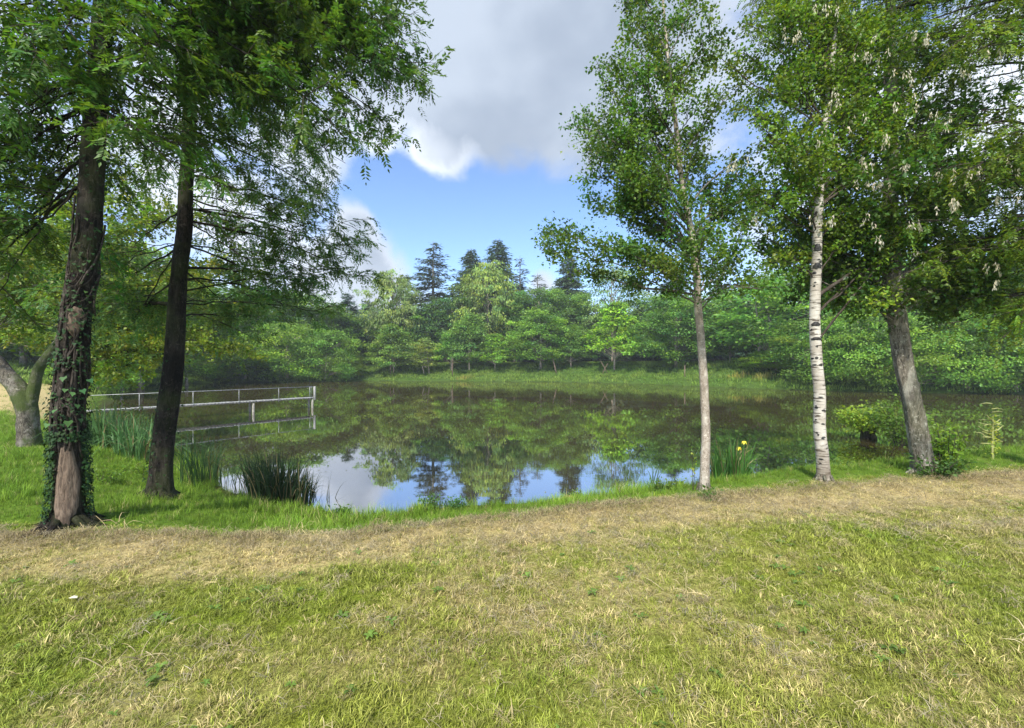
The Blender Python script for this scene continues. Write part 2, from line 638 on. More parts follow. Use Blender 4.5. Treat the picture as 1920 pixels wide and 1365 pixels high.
def var_tint(rng, n, base, val=.25, hue=.18):
    v = 1 + rng.normal(size=(n, 1)) * val * .6
    h = rng.normal(size=(n, 1)) * hue
    c = np.array(base)[None, :] * np.clip(v, .45, 1.9)
    c = c * np.concatenate([1 + h, 1 + h * .25, 1 - h * .3], 1)
    return np.clip(c, .004, .9)


# ------------------------------------------------------------------ near trees
def near_tree(label, group, base, trunk_px, radii, limbs, leaf, seed, bark, name='pond_tree', flare=.9, flute=.05, twig_step=.20, k=20,
              bark_limb=None, cat='tree', fork=None):
    """trunk_px: (px, py, depth) up the trunk; limbs: (px, py, depth, attach) where attach is a row of the photograph on the trunk"""
    rng = np.random.default_rng(seed)
    kd = float(np.clip(base[1] / trunk_px[0][2], .78, 1.25))      # stand the whole tree at the distance of its foot
    trunk_px = [(a, b, c * kd) for a, b, c in trunk_px]
    limbs = [(l[0], l[1], l[2] * kd) + tuple(l[3:]) for l in limbs]
    radii = [r * kd for r in radii]
    leaf = dict(leaf, L=leaf['L'] * kd, W=leaf['W'] * kd)
    T = thing(name, label, cat, base, group)
    tp = np.array([base - np.array([0, 0, .12])] + [W(*p) for p in trunk_px])
    tt = np.linspace(0, 1, 60)
    poly = along(tp, tt)
    # smooth the corners
    for _ in range(3):
        poly[1:-1] = (poly[:-2] + 2 * poly[1:-1] + poly[2:]) / 4
    poly[2:-1] += rng.normal(size=(57, 3)) * np.array([.016, .016, 0])
    for _ in range(4):
        poly[1:-1] = (poly[:-2] + 2 * poly[1:-1] + poly[2:]) / 4
    dd = np.linalg.norm(poly - poly[0], axis=1)
    rad = np.interp(dd / dd[-1], np.linspace(0, 1, len(radii)), radii)
    rad = rad * (1 + flare * np.exp(-dd / .16))
    tb = Tubes()
    fine = along(poly, np.linspace(0, 1, 130))
    rf = np.interp(np.linspace(0, 1, 130), np.linspace(0, 1, 60), rad)
    tb.tube(fine - base, rf, k, True, flute, rng)
    trunk = obj('trunk', tb.mesh('trunk', bark), T)
    P, A, N, LL, WW, TT = [], [], [], [], [], []
    tw = Tubes()
    dup = leaf.get('dup', 1)
    allb = [(lb, False) for lb in limbs]
    for _ in range(dup):
        allb += [((lb[0] + rng.normal() * 32, lb[1] + rng.normal() * 32, lb[2] + rng.normal() * .45, lb[3] + rng.normal() * 30) + tuple(lb[4:]), True) for lb in limbs]
    for li, (lb, thin) in enumerate(allb):
        px, py, d, att = lb[:4]
        dens = lb[4] if len(lb) > 4 else 1.0
        tip = W(px, py, d)
        # attach at the trunk where its row is att
        rows = HY - (poly[:, 2] - EYE) / poly[:, 1] * F
        ia = int(np.argmin(np.abs(rows - att)))
        a0 = poly[ia]
        ln = np.linalg.norm(tip - a0)
        ctrl = a0 + (tip - a0) * .5 + np.array([0, 0, leaf.get('bow', .12) * ln]) + rng.normal(size=3) * .06 * ln
        lp = bezier(a0, ctrl, tip, 14)
        lp[2:-1] += rng.normal(size=(11, 3)) * .012 * ln * .5
        r0 = min(rad[ia] * .55, .010 + .0105 * ln) * leaf.get('limb_r', 1.0) * (.55 if thin else 1)
        tb = Tubes()
        tb.tube(lp - base, np.linspace(r0, .004, 14), 7)
        obj('limb', tb.mesh('limb', bark_limb or bark), T)
        # side shoots
        start = leaf.get('start', .22)
        nsec = max(4, int(ln * (1 - start) / twig_step * dens))
        ts = np.sort(rng.uniform(start, 1.0, nsec))
        ldir = norm(tip - a0)
        for t_ in ts:
            o = along(lp, t_)
            side = norm(np.cross(ldir, [0, 0, 1]) * rng.choice([-1, 1]) + rng.normal(size=3) * .35)
            sd_ = norm(ldir * np.array([1, 1, leaf.get('zf', 1.0)]) * rng.uniform(.4, 1.0) + side * rng.uniform(.5, 1.1) + np.array([0, 0, leaf['rise'] + rng.normal() * .22]))
            sl = leaf['shoot'] * rng.uniform(.55, 1.2) * (1.15 - .55 * t_) * min(1, ln / 1.6 + .3)
            end = o + sd_ * sl + np.array([0, 0, -leaf['droop'] * sl * rng.uniform(.3, 1)])
            sp = bezier(o, o + sd_ * sl * .5, end, 6)
            tw.tube(sp - base, np.linspace(.0065, .0018, 6), 3, False)
            subs = [sp]
            for q in range(leaf.get('subs', 3)):
                tq = rng.uniform(.15, .85)
                oo = along(sp, tq)
                sdir = norm(norm(sp[-1] - sp[0]) * .7 + rand_unit(rng, 1)[0] * .75 + np.array([0, 0, -.1]))
                e2 = oo + sdir * sl * rng.uniform(.3, .6) + np.array([0, 0, -leaf['droop'] * sl * .3])
                s2 = bezier(oo, oo + sdir * sl * .2, e2, 4)
                subs.append(s2)
                tw.tube(s2 - base, np.linspace(.003, .0012, 4), 3, False)
            ctone = np.clip(1 + rng.normal() * .24, .5, 1.7) * np.array([1 + rng.normal() * .12, 1, 1])
            for s2 in subs:
                lng = np.linalg.norm(s2[-1] - s2[0])
                if leaf['type'] == 'pinnate':
                    nc = max(2, int(lng / leaf['step']))
                    tcs = np.linspace(.15, 1.0, nc)
                    o2 = along(s2, tcs)
                    sdr = norm(s2[-1] - s2[0])
                    R = norm(sdr * .6 + rand_unit(rng, nc) * .8 + np.array([0, 0, -leaf['hang']]))
                    nl = leaf['leaflets']
                    RL = leaf['rachis'] * rng.uniform(.7, 1.2, nc)
                    hz = norm(np.cross(R, np.array([0, 0, 1.0])) + 1e-3)
                    up = norm(np.cross(hz, R) + rng.normal(size=(nc, 3)) * .25)
                    for m_ in range(nl):
                        fr = .25 + .75 * (m_ // 2) / (nl / 2)
                        sg = 1 if m_ % 2 else -1
                        if m_ == nl - 1:
                            ax = R; fr = 1.0
                        else:
                            ax = norm(hz * sg + R * .55 + np.array([0, 0, -.25]))
                        P.append(o2 + R * (RL * fr)[:, None] + np.array([0, 0, -1]) * (RL * fr * fr * .35)[:, None])
                        A.append(ax + rng.normal(size=(nc, 3)) * .12); N.append(up + rng.normal(size=(nc, 3)) * .2)
                        s_ = rng.uniform(.75, 1.2, nc)
                        LL.append(leaf['L'] * s_); WW.append(leaf['W'] * s_)
                        TT.append(var_tint(rng, nc, np.array(leaf['col']) * ctone))
                else:
                    nc = max(3, int(lng / leaf['step']))
                    tcs = rng.uniform(.1, 1.03, nc)
                    o2 = along(s2, np.clip(tcs, 0, 1)) + rng.normal(size=(nc, 3)) * leaf.get('spread', .02)
                    ax = norm(norm(s2[-1] - s2[0]) * .5 + rand_unit(rng, nc) * .9 + np.array([0, 0, -leaf['hang']]))
                    nn = norm(rand_unit(rng, nc) * leaf.get('flat', .7) + np.array([0, 0, 1.0]))
                    s_ = rng.uniform(.6, 1.25, nc)
                    P.append(o2); A.append(ax); N.append(nn); LL.append(leaf['L'] * s_); WW.append(leaf['W'] * s_)
                    TT.append(var_tint(rng, nc, np.array(leaf['col']) * ctone))
    if tw.n:
        obj('twigs', tw.mesh('twigs', M_TWIG), T, stuff=True)
    P = np.concatenate(P); A = np.concatenate(A); N = np.concatenate(N)
    # keep leaves off the camera
    LL = np.concatenate(LL); WW = np.concatenate(WW); TT = np.concatenate(TT)
    keep = (np.linalg.norm(P - np.array([0, 0, EYE]), axis=1) > 2.2)
    cm = leaves_mesh('crown', P[keep] - base, A[keep], N[keep], LL[keep], WW[keep], TT[keep], leaf.get('mat', M_LEAF))
    obj('crown', cm, T, stuff=True)
    print('near tree', name, len(P), 'leaves')
    return T, poly, rad


# ------------------------------------------------------------------ far tree meshes (built about the origin, height given)
FAR_GAIN = np.array([2.0, 1.98, 1.65])


def far_broad(seed, h, wd, cb, n_clump, per, leaf, col, droop=0.0, top=.65, trunk_r=.16, lean=0.0, shape='round', fork=1):
    rng = np.random.default_rng(seed)
    tb = Tubes()
    for q in range(fork):
        ox = (q - (fork - 1) / 2) * .9
        n = 14
        z = np.linspace(-.3, h * .86, n)
        pl = np.stack([ox + lean * z + np.cumsum(rng.normal(size=n)) * .012 * h * .3, np.cumsum(rng.normal(size=n)) * .01 * h * .3, z], 1)
        tb.tube(pl, np.interp(z, [-.3, .3, h], [trunk_r * 1.5, trunk_r, .03]), 8, True)
    # clumps
    u = rng.random(n_clump)
    zc = cb + (h - cb) * u
    rel = (zc - cb) / (h - cb)
    if shape == 'round':
        prof = np.sqrt(np.clip(1 - ((rel - .42) / .60) ** 2, .02, 1))
    elif shape == 'cone':
        prof = np.clip(1.05 - rel, .04, 1) ** .8 * np.clip(rel * 6 + .45, 0, 1)
    else:
        prof = np.sqrt(np.clip(1 - ((rel - .5) / .53) ** 2, .02, 1)) ** .6
    lob = rng.uniform(0, 6.28, 5)
    zc = zc + rng.normal(size=n_clump) * .03 * h
    th = rng.uniform(0, 2 * pi, n_clump)
    lobing = 1 + .20 * np.sin(3 * th + lob[0] + 4 * rel) + .14 * np.sin(5 * th + lob[1] - 7 * rel) + .10 * np.sin(9 * rel * 2 + lob[2])
    rr = wd / 2 * prof * lobing * np.sqrt(rng.uniform(.25, 1.0, n_clump))
    cx = rr * np.cos(th) + lean * zc; cy = rr * np.sin(th)
    C = np.stack([cx, cy, zc], 1)
    for c in C[:: max(1, n_clump // 45)]:
        st = np.array([lean * c[2] * .7, 0, max(cb * .7, c[2] - rng.uniform(.12, .3) * h)])
        tb.tube(bezier(st, (st + c) / 2 + np.array([0, 0, .05 * h]), c, 5), np.linspace(trunk_r * .3, .012, 5), 4, False)
    N_ = n_clump * per
    cs = np.repeat(np.arange(n_clump), per)
    size = (wd * .058 + .08) * rng.uniform(.6, 1.3, n_clump)
    off = rng.normal(size=(N_, 3)) * np.array([1, 1, .45])
    off *= size[cs][:, None]
    if droop > 0:
        off[:, 2] = -np.abs(off[:, 2]) * (1 + 3.5 * droop * rng.random(N_)) + .1
        off[:, :2] *= (1 - .35 * droop)
    pos = C[cs] + off
    outw = norm(np.stack([C[cs, 0] - lean * zc[cs], C[cs, 1], np.zeros(N_)], 1))
    ax = norm(outw * .7 + rand_unit(rng, N_) * .7 + np.array([0, 0, -.25 - 1.8 * droop]))
    nn = norm(rand_unit(rng, N_) * .8 + np.array([0, 0, 1.0]) + outw * .45)
    tone = np.clip(1 + rng.normal(size=n_clump) * .36, .4, 2.0)[cs]
    warm = rng.normal(size=n_clump)[cs] * .12
    tint = var_tint(rng, N_, col, .22, .12) * tone[:, None] * np.stack([1 + warm, 1 + warm * .3, 1 - warm], 1)
    s_ = rng.uniform(.7, 1.45, N_) * 1.15
    tint = np.clip(tint * FAR_GAIN, 0, .8)
    cm = leaves_mesh('crown', pos, ax, nn, leaf * s_, leaf * .62 * s_ * (1 - .5 * droop), tint, M_LEAF, .15)
    return tb.mesh('trunk', M_YOUNG if trunk_r < .17 else M_BARK), cm


def far_conifer(seed, h, wd, col, levels=44, per=11, sparse=1.0, droop=.25, cb=.06, needle=.62):
    rng = np.random.default_rng(seed)
    tb = Tubes()
    z = np.linspace(-.3, h, 12)
    tb.tube(np.stack([0 * z, 0 * z, z], 1), np.interp(z, [0, h], [.022 * h * .6, .02]), 7)
    P, A, N, T, Ls = [], [], [], [], []
    for i in range(levels):
        rel = (i + rng.uniform(-.3, .3)) / levels
        rel = min(max(rel, 0), .99)
        zz = h * (cb + (1 - cb) * rel)
        R = wd / 2 * (1 - rel) ** .72 * rng.uniform(.75, 1.15) + .12
        for j in range(per):
            a = rng.uniform(0, 6.28)
            r = R * rng.uniform(.6, 1.15)
            if sparse < 1 and rng.random() > sparse + .25:
                continue
            tip = np.array([math.cos(a) * r, math.sin(a) * r, zz - droop * r + rng.normal() * .1 + .12 * r])
            st = np.array([0, 0, zz])
            bp = bezier(st, (st + tip) / 2 + np.array([0, 0, -.10 * r]), tip, 5)
            tb.tube(bp, np.linspace(.035, .01, 5), 3, False)
            m = max(4, int(r * 13 * sparse * (1.0 if sparse < 1 else 1.3)))
            t = rng.uniform(.12, 1.03, m)
            p = along(bp, np.clip(t, 0, 1))
            side = np.cross(norm(tip - st), [0, 0, 1]) * rng.uniform(-1, 1, m)[:, None]
            P.append(p + side * .16 * r * rng.random(m)[:, None] + rng.normal(size=(m, 3)) * np.array([.12, .12, .16]))
            A.append(norm(norm(tip - st) * .9 + side * 1.1 + rng.normal(size=(m, 3)) * .22 + np.array([0, 0, -.32])))
            N.append(norm(rng.normal(size=(m, 3)) * .45 + np.array([0, 0, 1.0]) + norm(tip - st) * .4))
            T.append(var_tint(rng, m, np.array(col) * (1 + rng.normal() * .15), .2, .08))
            Ls.append(needle * rng.uniform(.6, 1.5, m) * (.55 + .45 * (1 - rel)))
    P = np.concatenate(P); A = np.concatenate(A); N = np.concatenate(N); T = np.concatenate(T); Ls = np.concatenate(Ls)
    cm = leaves_mesh('crown', P, A, N, Ls * 1.2, Ls * .42, T, M_NEEDLE, .2)
    return tb.mesh('trunk', M_BARK), cm


def place_far(meshes, name, label, cat, px, d, top_py, base_h, base_w, width_px=None, color=(1, 1, 1), group=None, rz=0.0, zoff=0.0, sink=0.0):
    x = (px - 960) / F * d
    z = max(gz(x, d), 0.0) - sink
    topz = EYE + (HY - top_py) / F * d
    h = topz - z
    s = h / base_h
    sx = s if width_px is None else (width_px / F * d) / base_w
    T = thing(name, label, cat, (x, d, z), group)
    T.rotation_euler = (0, 0, rz)
    T.scale = (sx, sx, s)
    t = obj('trunk', meshes[0], T)
    c = obj('crown', meshes[1], T, stuff=True)
    c.color = (*color, 1)
    return T


# ------------------------------------------------------------------ ground sheet
def axis_pts(lo_f, hi_f, step, lo, hi, growth):
    a = list(np.arange(lo_f, hi_f, step))
    s = step; v = hi_f
    while v < hi:
        a.append(v); s *= growth; v += s
    a.append(hi)
    s = step; v = lo_f - step
    b = []
    while v > lo:
        b.append(v); s *= growth; v -= s
    b.append(lo)
    return np.array(sorted(b) + a)


gx = axis_pts(-9, 12, .085, -500, 500, 1.05)
gy = axis_pts(1.0, 12, .075, -60, 700, 1.03)
GX, GY = np.meshgrid(gx, gy)
SD = pond_sd(GX, GY)
GZ = height(GX, GY, SD)
gc = ground_colour(GX, GY, SD)
far_m = sstep(24, 34, GY)
gc = mixcol(gc, np.broadcast_to(np.array([.075, .14, .025]), gc.shape), far_m * .9)
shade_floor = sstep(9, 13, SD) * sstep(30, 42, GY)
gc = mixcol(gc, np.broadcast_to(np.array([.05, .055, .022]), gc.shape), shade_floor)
ny, nx = GX.shape
idx = np.arange(ny * nx).reshape(ny, nx)
q = np.stack([idx[:-1, :-1], idx[:-1, 1:], idx[1:, 1:], idx[1:, :-1]], -1).reshape(-1, 4)
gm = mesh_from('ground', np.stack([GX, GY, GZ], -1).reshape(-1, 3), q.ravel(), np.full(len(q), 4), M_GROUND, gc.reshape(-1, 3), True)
g_o = obj('ground', gm)
g_o['kind'] = 'structure'; g_o['label'] = 'mown lawn and grassy banks around the pond'

wm = mesh_from('water', np.array([[-60, 4, 0], [60, 4, 0], [60, 72, 0], [-60, 72, 0]], float), np.array([0, 1, 2, 3]), np.array([4]), M_WATER)
w_o = obj('pond_water', wm)
w_o['kind'] = 'structure'; w_o['label'] = 'still brown pond water reflecting trees and sky'


# ------------------------------------------------------------------ grass as instanced tufts (stuff)
def tuft_mesh(name, rng, n, hmin, hmax, wmin, wmax, spread, bend, lying=0.0, seg=3):
    V, Fc, S, Sh = [], [], [], []
    k = 0
    for i in range(n):
        h = rng.uniform(hmin, hmax); wd = rng.uniform(wmin, wmax)
        a = rng.uniform(0, 6.28); r = spread * math.sqrt(rng.random())
        o = np.array([math.cos(a) * r, math.sin(a) * r, 0])
        da = rng.uniform(0, 6.28)
        dirv = np.array([math.cos(da), math.sin(da), 0])
        sd_ = np.array([-dirv[1], dirv[0], 0])
        b = bend * rng.uniform(.3, 1.4)
        tone = rng.uniform(.5, 1.5)
        for j in range(seg + 1):
            t = j / seg
            if lying:
                p = o + dirv * h * t + np.array([0, 0, .006 + lying * (4 * t * (1 - t)) * rng.uniform(.5, 1.0)]) + sd_ * h * .15 * math.sin(t * 3) * (b - .5)
            else:
                p = o + dirv * h * b * t * t + np.array([0, 0, h * (t - .35 * b * t * t)])
            ww = wd * (1 - t ** 2 * .9) * .5
            V += [p - sd_ * ww, p + sd_ * ww]
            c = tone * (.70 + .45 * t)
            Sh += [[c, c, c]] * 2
            if j:
                Fc += [k - 2, k - 1, k + 1, k] if False else [k - 2, k - 1, k + 1, k]
                S.append(4)
            k += 2
    me = mesh_from(name, np.array(V), np.array(Fc), np.array(S), M_GRASS)
    at = me.attributes.new('shade', 'FLOAT_COLOR', 'POINT')
    c = np.ones((len(V), 4), np.float32); c[:, :3] = np.array(Sh)
    at.data.foreach_set('color', c.ravel())
    return me


def instance_field(name, label, protos, pos, rot, scl, tint, var):
    """one object of kind stuff: tufts on points, colour carried by each tuft"""
    coll = bpy.data.collections.new(name + '_tufts')
    for i, me in enumerate(protos):
        po = bpy.data.objects.new('%s_tuft_%02d' % (name, i), me)
        coll.objects.link(po)
    me = bpy.data.meshes.new(name)
    n = len(pos)
    me.vertices.add(n)
    me.vertices.foreach_set('co', np.ascontiguousarray(pos, np.float32).ravel())
    for nm, typ, key, arr in (('rot', 'FLOAT_VECTOR', 'vector', rot), ('scl', 'FLOAT_VECTOR', 'vector', scl)):
        a = me.attributes.new(nm, typ, 'POINT')
        a.data.foreach_set(key, np.ascontiguousarray(arr, np.float32).ravel())
    a = me.attributes.new('tint', 'FLOAT_COLOR', 'POINT')
    c = np.ones((n, 4), np.float32); c[:, :3] = tint
    a.data.foreach_set('color', c.ravel())
    a = me.attributes.new('var', 'INT', 'POINT')
    a.data.foreach_set('value', np.ascontiguousarray(var, np.int32))
    o = obj(name, me, stuff=True)
    o['label'] = label
    o['category'] = 'grass'
    ng = bpy.data.node_groups.new(name + '_nodes', 'GeometryNodeTree')
    ng.interface.new_socket('Geometry', in_out='INPUT', socket_type='NodeSocketGeometry')
    ng.interface.new_socket('Geometry', in_out='OUTPUT', socket_type='NodeSocketGeometry')
    N_ = ng.nodes; L_ = ng.links
    gi = N_.new('NodeGroupInput'); go = N_.new('NodeGroupOutput')
    ip = N_.new('GeometryNodeInstanceOnPoints')
    ci = N_.new('GeometryNodeCollectionInfo')
    ci.inputs['Collection'].default_value = coll
    ci.inputs['Separate Children'].default_value = True
    ci.inputs['Reset Children'].default_value = True
    def att(nm, dt):
        a_ = N_.new('GeometryNodeInputNamedAttribute'); a_.data_type = dt
        a_.inputs['Name'].default_value = nm
        return a_.outputs['Attribute']
    L_.new(gi.outputs[0], ip.inputs['Points'])
    L_.new(ci.outputs[0], ip.inputs['Instance'])
    ip.inputs['Pick Instance'].default_value = True
    L_.new(att('var', 'INT'), ip.inputs['Instance Index'])
    L_.new(att('rot', 'FLOAT_VECTOR'), ip.inputs['Rotation'])
    L_.new(att('scl', 'FLOAT_VECTOR'), ip.inputs['Scale'])
    L_.new(ip.outputs[0], go.inputs[0])
    md = o.modifiers.new('tufts', 'NODES'); md.node_group = ng
    print('field', name, n)
    return o


def scatter(rng, dens, ylo, yhi, side=1.28, xpad=.6, cell=None):
    """points in the wedge in front of the camera"""
    area = (yhi - ylo) * ((yhi + ylo) * side + 2 * xpad)
    n = int(area * dens)
    y = np.sqrt(rng.uniform(ylo ** 2, yhi ** 2, n))
    x = rng.uniform(-1, 1, n) * (y * side + xpad)
    return x, y


rg = np.random.default_rng(77)
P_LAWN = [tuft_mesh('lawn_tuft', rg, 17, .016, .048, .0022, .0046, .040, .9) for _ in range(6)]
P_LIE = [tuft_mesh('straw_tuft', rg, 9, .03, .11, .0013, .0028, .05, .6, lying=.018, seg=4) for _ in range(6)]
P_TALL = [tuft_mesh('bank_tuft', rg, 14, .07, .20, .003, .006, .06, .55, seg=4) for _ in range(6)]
P_FAR = [tuft_mesh('far_tuft', rg, 16, .18, .55, .03, .06, .30, .45, seg=2) for _ in range(5)]

# mown lawn
xs, ys = [], []
for (a, b, dn) in ((1.55, 2.6, 1150), (2.6, 3.6, 850), (3.6, 4.8, 560), (4.8, 8.0, 280)):
    x, y = scatter(rg, dn, a, b)
    xs.append(x); ys.append(y)
x = np.concatenate(xs); y = np.concatenate(ys)
sd = pond_sd(x, y); hi = strip_hi(x)
keep = (sd > .3) & (y < hi + .25)
x, y, sd = x[keep], y[keep], sd[keep]
st = straw_amount(x, y)
fine = fbm(x * 9, y * 9, 61, 3)
keep = rg.random(len(x)) < np.clip(1.05 - .35 * sstep(.55, .75, fine), .1, 1)
x, y, sd, st, fine = (v[keep] for v in (x, y, sd, st, fine))
n = len(x)
gcol = mixcol(GREEN, OLIVE, np.clip(fbm(x * 1.4, y * 1.4, 31, 4) * 1.6 - .35, 0, 1))
c = mixcol(gcol, STRAW * .95, np.where(rg.random(n) < st * 1.0, rg.uniform(.5, 1, n), rg.uniform(0, .25, n)))
c *= rg.uniform(.75, 1.4, (n, 1)) * (0.8 + .45 * fine[:, None])
z = height(x, y, sd)
sc_ = rg.uniform(.6, 1.25, n) * (1.05 - .35 * st) * (.85 + .45 * sstep(.45, .75, fbm(x * 3.1, y * 3.1, 88, 2)))
instance_field('lawn_grass', 'short mown green and straw coloured lawn grass in the foreground', P_LAWN, np.stack([x, y, z], 1),
               np.stack([rg.normal(size=n) * .2, rg.normal(size=n) * .2, rg.uniform(0, 6.28, n)], 1), np.stack([sc_, sc_, sc_], 1), c, rg.integers(0, 6, n))

# cut straw lying on the lawn and heaped along the strip
xs, ys = [], []
for (a, b, dn) in ((1.55, 2.6, 300), (2.6, 3.6, 330), (3.6, 5.0, 640), (5.0, 8.5, 420)):
    x, y = scatter(rg, dn, a, b)
    xs.append(x); ys.append(y)
x = np.concatenate(xs); y = np.concatenate(ys)
sd = pond_sd(x, y); st = straw_amount(x, y); hi = strip_hi(x)
ridge = np.exp(-((y - hi + .22) / .17) ** 2) * sstep(.25, .5, fbm(x * 1.6, y * 3, 41, 2))
cl = fbm(x * 4.5, y * 4.5, 52, 3)
keep = (sd > .5) & (y < hi + .2) & (rg.random(len(x)) < np.clip(st * .75 + .8 * sstep(.58, .72, cl) + ridge, .08, 1))
x, y, sd, st, ridge, cl = (v[keep] for v in (x, y, sd, st, ridge, cl))
n = len(x)
heap = ridge * .05 * rg.random(n) + .012 * sstep(.6, .75, cl) * rg.random(n)
c = mixcol(np.broadcast_to(STRAW * 1.12, (n, 3)), np.broadcast_to(np.array([.40, .36, .26]), (n, 3)), rg.random(n))
c = mixcol(c, np.broadcast_to(BROWN, (n, 3)), np.clip(ridge * .95 * rg.random(n) + .3 * rg.random(n) ** 2, 0, 1))
c = c * rg.uniform(.65, 1.2, (n, 1))
sc_ = rg.uniform(.6, 1.3, n) * (1 + (rg.random(n) < .02) * .8)
instance_field('cut_straw', 'dry cut hay stalks strewn and heaped along the mown strip', P_LIE, np.stack([x, y, height(x, y, sd) + .012 + heap], 1),
               np.stack([rg.normal(size=n) * .22, rg.normal(size=n) * .22, rg.uniform(0, 6.28, n)], 1), np.stack([sc_, sc_, sc_ * (1 + .8 * ridge)], 1), c,
               rg.integers(0, 6, n))

# broad leaved weeds in the turf
def weed_mesh(name, rng):
    V, Fc, S, Sh = [], [], [], []
    k = 0
    for i in range(rng.integers(5, 8)):
        a = i * 1.05 + rng.normal() * .3; L = rng.uniform(.03, .06); wd = L * rng.uniform(.3, .5)
        dv = np.array([math.cos(a), math.sin(a), 0]); sv = np.array([-dv[1], dv[0], 0]); tone = rng.uniform(.8, 1.2)
        for t, ww, zz in ((0, .15, .0), (.4, .9, .016), (.75, .8, .018), (1, .05, .010)):
            V += [dv * L * t - sv * wd * ww * .5 + np.array([0, 0, zz + .01]), dv * L * t + sv * wd * ww * .5 + np.array([0, 0, zz + .01])]
            Sh += [[tone] * 3] * 2
        for j in range(3):
            Fc += [k + 2 * j, k + 2 * j + 1, k + 2 * j + 3, k + 2 * j + 2]; S.append(4)
        k += 8
    me = mesh_from(name, np.array(V), np.array(Fc), np.array(S), M_GRASS)
    at = me.attributes.new('shade', 'FLOAT_COLOR', 'POINT')
    c = np.ones((len(V), 4), np.float32); c[:, :3] = np.array(Sh)
    at.data.foreach_set('color', c.ravel())
    return me


x, y = scatter(rg, 9, 1.55, 5.0)
keep = (y < strip_lo(x) + .3) & (rg.random(len(x)) < sstep(.4, .65, fbm(x * 1.2, y * 1.2, 131, 2)))
x, y = x[keep], y[keep]; n = len(x)
sc_ = rg.uniform(.5, 1.15, n)
instance_field('lawn_weeds', 'small broad leaved weeds scattered through the mown lawn', [weed_mesh('weed', rg) for _ in range(4)], np.stack([x, y, height(x, y) + .004], 1),
               np.stack([rg.normal(size=n) * .15, rg.normal(size=n) * .15, rg.uniform(0, 6.28, n)], 1), np.stack([sc_] * 3, 1),
               np.array([.12, .20, .035]) * rg.uniform(.8, 1.4, (n, 1)), rg.integers(0, 4, n))

# green grass of the near bank
xs, ys = [], []
for (a, b, dn) in ((3.6, 7.0, 300), (7.0, 10.5, 200), (10.5, 16, 80), (16, 28, 22)):
    x, y = scatter(rg, dn, a, b)
    xs.append(x); ys.append(y)
x = np.concatenate(xs); y = np.concatenate(ys)
sd = pond_sd(x, y); hi = strip_hi(x); st = straw_amount(x, y)
nz = fbm(x * 1.3, y * 1.3, 71, 3)
keep = (sd > -.06) & (y > hi - .12 + (nz - .5) * .3) & (sd < 9) & (rg.random(len(x)) > st * .8)
x, y, sd, nz, st = (v[keep] for v in (x, y, sd, nz, st))
n = len(x)
c = mixcol(np.broadcast_to(LUSH, (n, 3)), np.broadcast_to(np.array([.20, .30, .03]), (n, 3)), rg.random(n))
c = mixcol(c, np.broadcast_to(STRAW * .8, (n, 3)), (rg.random(n) < .05) * .7)
c = c * (rg.uniform(.75, 1.25, (n, 1))) * (.75 + .5 * nz[:, None])
edge = sstep(1.2, .1, sd)
sc_ = rg.uniform(.55, 1.1, n) * (.38 + .42 * sstep(0, .8, y - strip_hi(x)) + .30 * edge) * (.7 + .6 * sstep(.45, .7, nz))
instance_field('bank_grass', 'lush green grass along the near edge of the pond', P_TALL, np.stack([x, y, height(x, y, sd) - .005], 1),
               np.stack([rg.normal(size=n) * .15, rg.normal(size=n) * .15, rg.uniform(0, 6.28, n)], 1), np.stack([sc_, sc_, sc_ * rg.uniform(.8, 1.25, n)], 1), c,
               rg.integers(0, 6, n))

# grass of the far bank
x, y = scatter(rg, 5.5, 28, 80, 1.25)
sd = pond_sd(x, y)
keep = (sd > -.15) & (sd < 13)
x, y, sd = x[keep], y[keep], sd[keep]
n = len(x)
nz = fbm(x * .35, y * .5, 91, 3)
c = mixcol(np.broadcast_to(np.array([.13, .25, .035]), (n, 3)), np.broadcast_to(np.array([.24, .34, .055]), (n, 3)), np.clip(nz * 1.8 - .4 + rg.normal(size=n) * .15, 0, 1))
c = c * rg.uniform(.75, 1.2, (n, 1))
sc_ = rg.uniform(.5, 1.1, n) * (.8 + .5 * nz)
instance_field('far_bank_grass', 'rough green grass on the far bank below the trees', P_FAR, np.stack([x, y, height(x, y, sd) - .02], 1),
               np.stack([rg.normal(size=n) * .12, rg.normal(size=n) * .12, rg.uniform(0, 6.28, n)], 1), np.stack([sc_ * 1.2, sc_ * 1.2, sc_], 1), c,
               rg.integers(0, 5, n))

# ------------------------------------------------------------------ far trees
VAR = {}
VAR['maple'] = (far_broad(1, 10, 8, 2.0, 170, 110, .23, (.075, .125, .032), trunk_r=.11, shape='cone'), 10, 8)
VAR['maple_b'] = (far_broad(2, 10, 8, 1.7, 160, 120, .22, (.066, .120, .033), trunk_r=.18, shape='round'), 10, 8)
VAR['ash'] = (far_broad(3, 14, 9, 3.0, 190, 110, .25, (.070, .120, .034), trunk_r=.2, shape='oval'), 14, 9)
VAR['young'] = (far_broad(4, 8, 5.5, 2.0, 120, 60, .24, (.095, .165, .028), trunk_r=.09, shape='cone'), 8, 5.5)
VAR['young_b'] = (far_broad(14, 8, 5.5, 2.2, 100, 60, .24, (.080, .145, .030), trunk_r=.09, lean=-.07, shape='round', fork=2), 8, 5.5)
VAR['weeping'] = (far_broad(5, 16, 8, 3.5, 260, 60, .34, (.105, .150, .050), droop=.9, trunk_r=.16, shape='oval'), 16, 8)
VAR['gauzy'] = (far_broad(6, 16, 10, 4, 170, 50, .26, (.100, .150, .060), droop=.45, trunk_r=.14, shape='round'), 16, 10)
VAR['shrub'] = (far_broad(7, 6, 7.5, .55, 130, 200, .155, (.078, .125, .024), trunk_r=.12, shape='round'), 6, 7.5)
